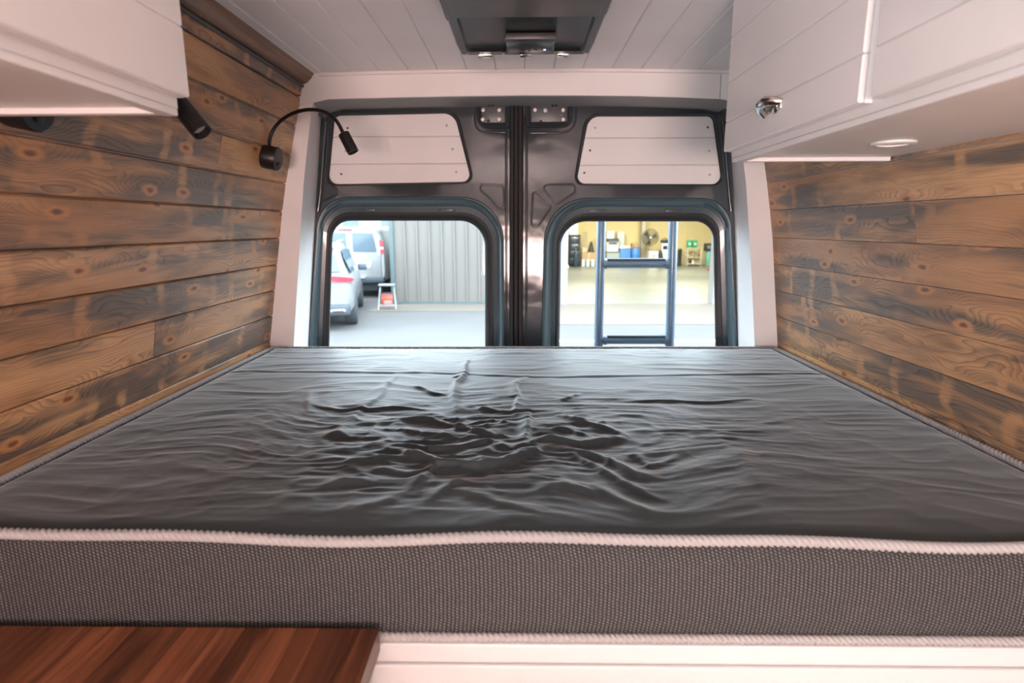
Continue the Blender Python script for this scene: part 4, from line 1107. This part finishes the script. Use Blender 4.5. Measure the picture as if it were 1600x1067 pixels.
# pedestal fan
c = onY(1015, 371, YG); R_ = 12.5 / FPX * YG * 1.0
e = empty('pedestal_fan', (c[0], YG, FZ), label='round black pedestal fan in front of the cream wall', cat='fan')
obj('base', lt((c[0], YG, FZ), (0, 0, 1), [(0.26, 0), (0.26, 0.03), (0.05, 0.07), (0.03, 0.10)], 24), BLK, e)
obj('pole', tb([(c[0], YG, FZ + 0.08), (c[0], YG, c[2])], 0.026, 10), STEEL, e)
obj('motor', lt((c[0], YG - 0.12, c[2]), (0, 1, 0), [(0.08, 0), (0.10, 0.05), (0.10, 0.26), (0.06, 0.30)], 16), BLK, e)
bm = bmesh.new()
for k in range(7):
    rr = R_ * (0.25 + 0.75 * k / 6); dy = -0.24 + 0.10 * (k / 6) ** 2
    for sgn in (1, -1): tube(bm, [(c[0] + rr * math.cos(t), YG - 0.15 + sgn * (dy + 0.15), c[2] + rr * math.sin(t)) for t in np.linspace(0, 2 * math.pi, 33)], 0.007 if k < 6 else 0.016, 5, False)
for k in range(18):
    t = k * math.pi / 9; tube(bm, [(c[0] + R_ * 0.2 * math.cos(t), YG - 0.24, c[2] + R_ * 0.2 * math.sin(t)), (c[0] + R_ * 0.7 * math.cos(t), YG - 0.20, c[2] + R_ * 0.7 * math.sin(t)), (c[0] + R_ * math.cos(t), YG - 0.14, c[2] + R_ * math.sin(t))], 0.005, 5, False)
obj('guard', bm, BLK, e)
for k in range(3):
    t0 = k * 2.094 + 0.3; P = []
    for f, w in ((0.18, 0.10), (0.5, 0.30), (0.9, 0.38)):
        for s_ in (-1, 1): P.append((c[0] + R_ * f * math.cos(t0 + s_ * w), YG - 0.17 + s_ * 0.03, c[2] + R_ * f * math.sin(t0 + s_ * w)))
    bm = bmesh.new(); loft(bm, [[P[0], P[1]], [P[2], P[3]], [P[4], P[5]]], False); bmesh.ops.solidify(bm, geom=bm.faces[:], thickness=0.008)
    obj('blade', bm, M1('smoked_blade', (0.11, 0.11, 0.10), 0.4), e)
obj('hub', lt((c[0], YG - 0.17, c[2]), (0, -1, 0), [(0.07, 0), (0.07, 0.06), (0.04, 0.09), (0.001, 0.09)], 16), PALEG, e)
# shelf unit with goods
x0, x1, za, zb = fl(1071, 1095, 387, 414, YG)
e = empty('shelf_unit', ((x0 + x1) / 2, YG, FZ), label='low cream shelf unit below the green first-aid boxes', cat='shelf')
SH = M1('cream_enamel', (0.60, 0.56, 0.43), 0.5); shz = [FZ + 0.10, FZ + 0.44, zb - 0.03]
for z_ in shz: obj('shelf', b6(x0, x1, YG - 0.2, YG + 0.2, z_, z_ + 0.03, 0.004), SH, e)
for x_ in (x0 + 0.02, x1 - 0.02):
    for y_ in (-0.18, 0.18): obj('post', b6(x_ - 0.02, x_ + 0.02, YG + y_ - 0.02, YG + y_ + 0.02, FZ, zb), SH, e)
cols = [M1('red_goods', (0.5, 0.06, 0.05)), BLK, WPL, M1('amber_goods', (0.5, 0.3, 0.08)), GREYP, TEALP]
names = ['red', 'black', 'white', 'amber', 'grey', 'teal']
for r_ in range(2):
    for k in range(5):
        m_i = (k + r_ * 2) % 6; xx = x0 + 0.09 + k * (x1 - x0 - 0.18) / 4; hh = 0.15 + 0.08 * ((k * 7 + r_ * 3) % 3) / 2
        o = obj('bottle', lt((xx, YG - 0.02, shz[r_] + 0.031), (0, 0, 1), [(0.045, 0), (0.05, 0.02), (0.05, hh * 0.7), (0.02, hh * 0.85), (0.02, hh), (0.001, hh)], 12), cols[m_i],
                label='%s bottle on the %s shelf of the cream shelf unit' % (names[m_i], ['lower', 'middle'][r_]), cat='bottle', group='bottles on the workshop shelves')
for k, (a, b) in enumerate(((1073, 1080.5), (1081.5, 1089))):
    e, q = carton('first_aid_box', GRN, (a, b, 375, 386.5), ['left', 'right'][k] + ' one of two green boxes on top of the cream shelf unit', 'box', 0.25, z0=zb + 0.002)
    xm = (q[0] + q[1]) / 2; zm = (q[2] + q[3]) / 2
    obj('white_mark', b6(xm - 0.05, xm + 0.05, YG - 0.132, YG - 0.1245, zm - 0.05, zm + 0.05), WPL, e)
x0, x1, za, zb = fl(1102, 1113, 393, 411, YG); r = (x1 - x0) / 2; cxx = (x0 + x1) / 2
e = empty('drum', (cxx, YG, FZ), label='teal drum at the right edge of the workshop door', cat='barrel')
obj('shell', lt((cxx, YG, FZ), (0, 0, 1), [(r * 0.95, 0), (r, 0.03), (r, 0.3), (r * 1.03, 0.32), (r, 0.34), (r, zb - 0.04), (r * 0.93, zb - FZ)], 20), TEALP, e); obj('cap', lt((cxx + r * 0.4, YG, zb), (0, 0, 1), [(0.05, 0), (0.05, 0.03), (0.001, 0.03)], 10), BLK, e)
e, q = carton('motor_block', BLK, (1100.5, 1112, 380, 391), 'black engine part on the teal drum', 'machine', 0.4, z0=zb + 0.031, bev=0.05); obj('pulley', lt(((q[0] + q[1]) / 2, YG - 0.2, (q[2] + q[3]) / 2), (0, -1, 0), [(0.10, 0), (0.10, 0.05), (0.05, 0.06), (0.001, 0.06)], 16), STEEL, e)
c = onY(1110, 416, 27.0); bm = bmesh.new()
hp = [(c[0] + (0.20 - 0.006 * k) * math.cos(k * 0.55), 27.0 + 0.12 * math.sin(k * 0.55), FZ + 0.03 + 0.012 * k) for k in range(34)]
tube(bm, hp, 0.025, 8); obj('hose_coil', bm, M1('red_rubber', (0.48, 0.06, 0.04), 0.5), smooth=80, label='coiled red hose on the workshop floor near the right jamb', cat='hose')

# ------------------------------------------------------------------ ladder on the right rear door
YLd = 2.33
ldr = empty('rear_ladder', (onY(994, 540, YLd)[0], YLd, 0.75), label='blue-grey tubular ladder fixed outside the right rear door', cat='ladder')
for a, b in (((939.5, 345), (935, 537)), ((1052, 345), (1046.5, 537))):
    p = onY(*a, YLd); q = onY(*b, YLd); d = (p - q)
    pts = [tuple(q - d * 1.15), tuple(q), tuple(p), tuple(p + d * 1.1), tuple(p + d * 1.35 + np.array([0, -0.10, 0.03]))]
    obj('rail', tb(pts, 0.0185, 20), LADDER, ldr, smooth=60)
for k in range(-3, 4):
    py = 412 + (531 - 412) * k
    if abs(k) > 2: continue
    a = onY(937.5, py, YLd); b = onY(1049, py, YLd)
    rg = obj('rung', tb([tuple(a), tuple(b)], 0.0175, 18), LADDER, ldr, smooth=60)
    obj('tread', b6(a[0] + 0.028, b[0] - 0.028, YLd - 0.016, YLd + 0.016, a[2] + 0.010, a[2] + 0.021, 0.004), M1('black_grip', (0.03, 0.045, 0.065), 0.7), rg)
    for x_ in (a[0] + 0.021, b[0] - 0.021): obj('weld_collar', tb([(x_ - 0.006, YLd, a[2]), (x_ + 0.006, YLd, a[2])], 0.021, 16), LADDER, rg)
for zc_ in (1.15, 2.62):
    for px in (937, 1049):
        p = onY(px, 440, YLd); obj('bracket', b6(p[0] - 0.012, p[0] + 0.012, YD + 0.07, YLd, zc_ - 0.02, zc_ + 0.02, 0.003), LADDER, ldr)

# ------------------------------------------------------------------ vehicles
def wheel(parent, c, r, w, side):
    """axle along local X; side +1 shows the rim on +X"""
    x, y, z = c
    wh = obj('wheel', lt((x - w / 2, y, z), (1, 0, 0), [(r * 0.62, 0), (r * 0.93, 0.0), (r, 0.03), (r, w - 0.03), (r * 0.93, w), (r * 0.62, w)], 32), TYRE, parent, smooth=40, local=True)
    obj('rim', lt((x + side * (w / 2 - 0.03), y, z), (side, 0, 0), [(r * 0.62, 0), (r * 0.62, 0.02), (r * 0.52, 0.015), (r * 0.20, 0.005), (r * 0.16, 0.02), (0.001, 0.022)], 24), STEEL, wh, smooth=40, local=True)
    return wh


def sections(rows_yz, widths):
    """body hull from side stations: each row = list of (x,z) half section mirrored, with y"""
    bm = bmesh.new(); R = []
    for y, half in rows_yz:
        full = half + [(-x, z) for x, z in reversed(half)]
        R.append([(x, y, z) for x, z in full])
    loft(bm, R, True, True, True); return bm


# SUV seen from behind; local +Y is its nose
p = onZ(557, 508, 0.0); head_ang = math.atan2(0.62, 2.72)
c_, s_ = math.cos(head_ang), math.sin(head_ang)
org = (p[0] + 0.17 - 0.97 * c_ - 0.80 * s_, p[1] - 0.97 * s_ + 0.80 * c_ - 1.0 + 0.30, 0)
sv = empty('suv', org, head_ang, label='pearl white parked suv with red tail lamp at the left of the rear window', cat='car')
def half(w, z0, zs, ws): return [(0.0001, z0)] + [(w * k, z) for k, z in zip(ws, zs)]
st = []
for y, w, zt in ((-0.70, 0.86, 1.00), (-0.62, 0.94, 1.06), (-0.40, 0.965, 1.08), (0.8, 0.975, 1.06), (2.6, 0.965, 1.02), (3.3, 0.95, 1.00), (3.9, 0.90, 0.93), (4.1, 0.80, 0.80)):
    st.append((y, [(0.0001, 0.32), (w * 0.90, 0.32), (w * 0.985, 0.45), (w, 0.70), (w * 0.985, 0.90), (w * 0.93, zt), (0.0001, zt + 0.02)]))
obj('body', sections(st, None), SILV, sv, smooth=40, local=True)
st = []
for y, zt, w in ((-0.66, 1.10, 0.86), (-0.52, 1.42, 0.78), (-0.30, 1.66, 0.68), (0.3, 1.725, 0.68), (1.4, 1.72, 0.68), (1.9, 1.62, 0.68), (2.7, 1.04, 0.80)):
    st.append((y, [(0.0001, 0.95), (0.90, 0.95), (0.88, 1.06), (w + 0.02 if zt > 1.2 else 0.85, max(1.07, zt - 0.07)), (w - 0.06, zt - 0.012), (0.0001, zt)]))
obj('greenhouse', sections(st, None), SILV, sv, smooth=40, local=True)
bm = bmesh.new(); prism(bm, [(-0.74, -0.655, 1.18), (0.74, -0.655, 1.18), (0.64, -0.475, 1.50), (-0.64, -0.475, 1.50)], (0, -0.012, 0.006)); obj('rear_window', bm, TINT, sv, smooth=0, local=True)
for sx in (-1, 1):
    bm = bmesh.new(); prism(bm, [(sx * 0.895, 0.0, 1.11), (sx * 0.895, 2.1, 1.09), (sx * 0.755, 1.75, 1.56), (sx * 0.735, 0.0, 1.61), (sx * 0.80, -0.30, 1.42)], (sx * 0.012, 0, 0.004)); obj('side_window', bm, TINT, sv, smooth=0, local=True)
    T = [(.36, -.728, 1.075), (.62, -.732, 1.105), (.86, -.722, 1.08), (.958, -.62, 1.055), (.985, -.42, 1.02)]; B = [(.52, -.732, 1.00), (.66, -.732, .985), (.86, -.722, .98), (.958, -.62, .985), (.985, -.42, 1.0)]
    inn = lambda L_: [(sx * x * 0.95, y + 0.06, z) for x, y, z in L_]; out = lambda L_: [(sx * x, y, z) for x, y, z in L_]
    bm = bmesh.new(); loft(bm, [list(q) for q in zip(*[out(T), out(B), inn(B), inn(T)])], True, True, True); obj('tail_lamp', bm, REDL, sv, smooth=0, local=True)
    obj('reflector', bx((sx * 0.62, -0.725, 0.50), (0.42, 0.03, 0.035), 0.006), REDL, sv, local=True)
    ex = obj('exhaust_tip', bx((sx * 0.66, -0.735, 0.405), (0.30, 0.10, 0.085), 0.035, 4), CHROME, sv, local=True)
    obj('outlet', bx((sx * 0.66, -0.782, 0.405), (0.23, 0.02, 0.04), 0.015, 3), BLK, ex, local=True)
    mr = obj('mirror', bx((sx * 1.06, 1.95, 1.12), (0.22, 0.12, 0.17), 0.04, 3), M1('dark_mirror_shell', (0.05, 0.07, 0.09), 0.3), sv, local=True)
    obj('roof_rail', tb([(sx * 0.66, -0.2, 1.70), (sx * 0.67, 0.0, 1.765), (sx * 0.67, 1.4, 1.76), (sx * 0.66, 1.7, 1.69)], 0.018, 8), STEEL, sv, local=True)
    for y_ in (0.15, 2.97): wheel(sv, (sx * 0.855, y_, 0.36), 0.36, 0.26, sx)
obj('bumper', bx((0, -0.66, 0.42), (1.80, 0.20, 0.24), 0.06, 3), DARKP, sv, local=True)
obj('plate', bx((0, -0.708, 0.80), (0.32, 0.02, 0.16), 0.004), WPL, sv, local=True)
obj('spoiler', bx((0, -0.42, 1.66), (1.24, 0.26, 0.04), 0.015), SILV, sv, local=True)

# white delivery van behind it
p = onY(551, 463, 17.0)
vn = empty('delivery_van', (p[0], 17.0, 0), 0.0, label='white delivery van with square rear windows parked beyond the suv', cat='van')
st = []
for y, zt, w in ((0.0, 1.93, 0.99), (0.06, 2.03, 1.02), (0.5, 2.06, 1.03), (4.2, 2.06, 1.03), (4.6, 1.90, 1.02), (5.2, 1.30, 1.00), (5.9, 1.15, 0.92)):
    st.append((y, [(0.0001, 0.52), (w * 0.97, 0.52), (w, 0.75), (w, 1.25), (min(w * 0.985, w), min(1.30, zt - 0.1)), (w * 0.90, zt - 0.16), (w * 0.82, zt - 0.04), (0.0001, zt)]))
obj('body', sections(st, None), WHITEV, vn, smooth=30, local=True)
for sx in (-1, 1):
    dr = obj('rear_door', bx((sx * 0.455, -0.012, 1.22), (0.88, 0.03, 1.24), 0.012), WHITEV, vn, smooth=30, local=True)
    bm = bmesh.new(); P = [(x, -0.028, z) for x, z in rpoly([(sx * 0.09, 1.34), (sx * 0.80, 1.34), (sx * 0.70, 1.88), (sx * 0.09, 1.90)], 0.05, 4)]; prism(bm, P, (0, -0.014, 0)); obj('window', bm, TINT, dr, smooth=0, local=True)
    bm = bmesh.new(); prism(bm, [(sx * 0.90, -0.005, 1.30), (sx * 1.01, -0.005, 1.30), (sx * 0.975, -0.005, 1.68), (sx * 0.865, -0.005, 1.68)], (0, -0.03, 0)); tl = obj('tail_lamp', bm, REDL, vn, smooth=0, local=True)
    obj('reverse_lamp', bx((sx * 0.945, -0.038, 1.455), (0.09, 0.012, 0.05), 0.003), WPL, tl, local=True)
    bm = bmesh.new(); prism(bm, [(sx * 0.868, 0.02, 1.69), (sx * 0.975, 0.02, 1.69), (sx * 0.85, 0.02, 2.00), (sx * 0.80, 0.02, 2.00)], (0, -0.04, 0)); obj('corner_panel', bm, M1('grey_glass_panel', (0.09, 0.12, 0.15), 0.2), vn, smooth=0, local=True)
    obj('mirror', bx((sx * 1.17, 4.2, 1.45), (0.20, 0.10, 0.30), 0.03), BLK, vn, local=True)
    for y_ in (1.1, 4.7): wheel(vn, (sx * 0.88, y_, 0.37), 0.37, 0.25, sx)
obj('brake_lamp', bx((-0.12, -0.012, 1.99), (0.42, 0.05, 0.035), 0.006), REDL, vn, local=True)
obj('rain_gutter', tb([(-0.90, 0.0, 1.93), (-0.70, -0.02, 2.005), (0.0, -0.02, 2.02), (0.70, -0.02, 2.005), (0.90, 0.0, 1.93)], 0.016, 8), M1('grey_gutter', (0.12, 0.15, 0.17), 0.5), vn, local=True)
pf = obj('plate_frame', bx((0.40, -0.034, 0.98), (0.44, 0.02, 0.20), 0.006), M1('grey_plate_frame', (0.32, 0.34, 0.36), 0.5), vn, local=True)
obj('plate', bx((0.40, -0.046, 0.98), (0.38, 0.012, 0.15), 0.003), WPL, pf, local=True)
obj('bumper', bx((0, -0.06, 0.53), (2.0, 0.22, 0.17), 0.04), DARKP, vn, local=True)
obj('step_plate', bx((0.20, -0.14, 0.60), (0.5, 0.14, 0.04), 0.01), STEEL, vn, local=True)
obj('underbody', bx((0, 2.6, 0.36), (1.5, 5.0, 0.34), 0.05), DARKP, vn, local=True)

# folding step stool with a red box on its step
p = onZ(606, 483, 0.0)
ss = empty('step_stool', (p[0], p[1], 0), 0.12, label='white folding step stool at the corner of the metal building', cat='stool')
w = 0.20
for sx in (-1, 1):
    obj('front_leg', tb([(sx * (w + 0.02), -0.16, 0.0), (sx * (w - 0.03), 0.02, 0.60)], 0.017, 8), WHITEV, ss, local=True)
    obj('rear_leg', tb([(sx * (w + 0.01), 0.28, 0.0), (sx * (w - 0.04), 0.06, 0.60)], 0.015, 8), WHITEV, ss, local=True)
obj('top_step', bx((0, 0.04, 0.615), (0.42, 0.26, 0.045), 0.012), M1('grey_step', (0.12, 0.135, 0.15), 0.5), ss, local=True)
obj('lower_step', bx((0, -0.07, 0.115), (0.36, 0.16, 0.03), 0.008), WHITEV, ss, local=True)
obj('crossbar', tb([(-w, -0.04, 0.42), (w, -0.04, 0.42)], 0.012, 8), DARKP, ss, local=True)
rb = empty('paint_box', (p[0] - 0.005, p[1] - 0.02, 0.131), 0.12, label='red box standing on the lower step of the white stool', cat='box')
obj('body', bx((0.01, -0.02, 0.13), (0.28, 0.13, 0.255), 0.012), M1('red_card', (0.30, 0.035, 0.028), 0.5), rb, local=True)
obj('orange_band', bx((0.01, -0.02, 0.165), (0.285, 0.135, 0.06), 0.004), M1('orange_card', (0.34, 0.09, 0.035), 0.5), rb, local=True)
obj('pale_panel', bx((0.03, -0.086, 0.065), (0.20, 0.006, 0.09)), M1('pink_card', (0.32, 0.16, 0.14), 0.5), rb, local=True)

# pale warehouse far behind the vehicles
wh = empty('warehouse', (-16, 40, 0), label='pale warehouse far behind the parked vehicles', cat='building')
obj('wall', b6(-40, -3.6, 40, 52, 0.0, 5.2), M1('pale_render', (0.25, 0.26, 0.27), 0.8), wh, smooth=0)
obj('roof', b6(-40.4, -3.3, 39.6, 52.4, 5.2, 5.6), M1('pale_roof', (0.60, 0.63, 0.66), 0.7), wh, smooth=0)
for k in range(6):
    x_ = -20 + k * 2.6
    f = obj('window', b6(x_, x_ + 1.3, 39.93, 39.999, 2.0, 3.1), M1('window_frame_grey', (0.45, 0.5, 0.54), 0.5), wh, smooth=0); obj('pane', b6(x_ + 0.08, x_ + 1.22, 39.91, 39.93, 2.08, 3.02), TINT, f, smooth=0)
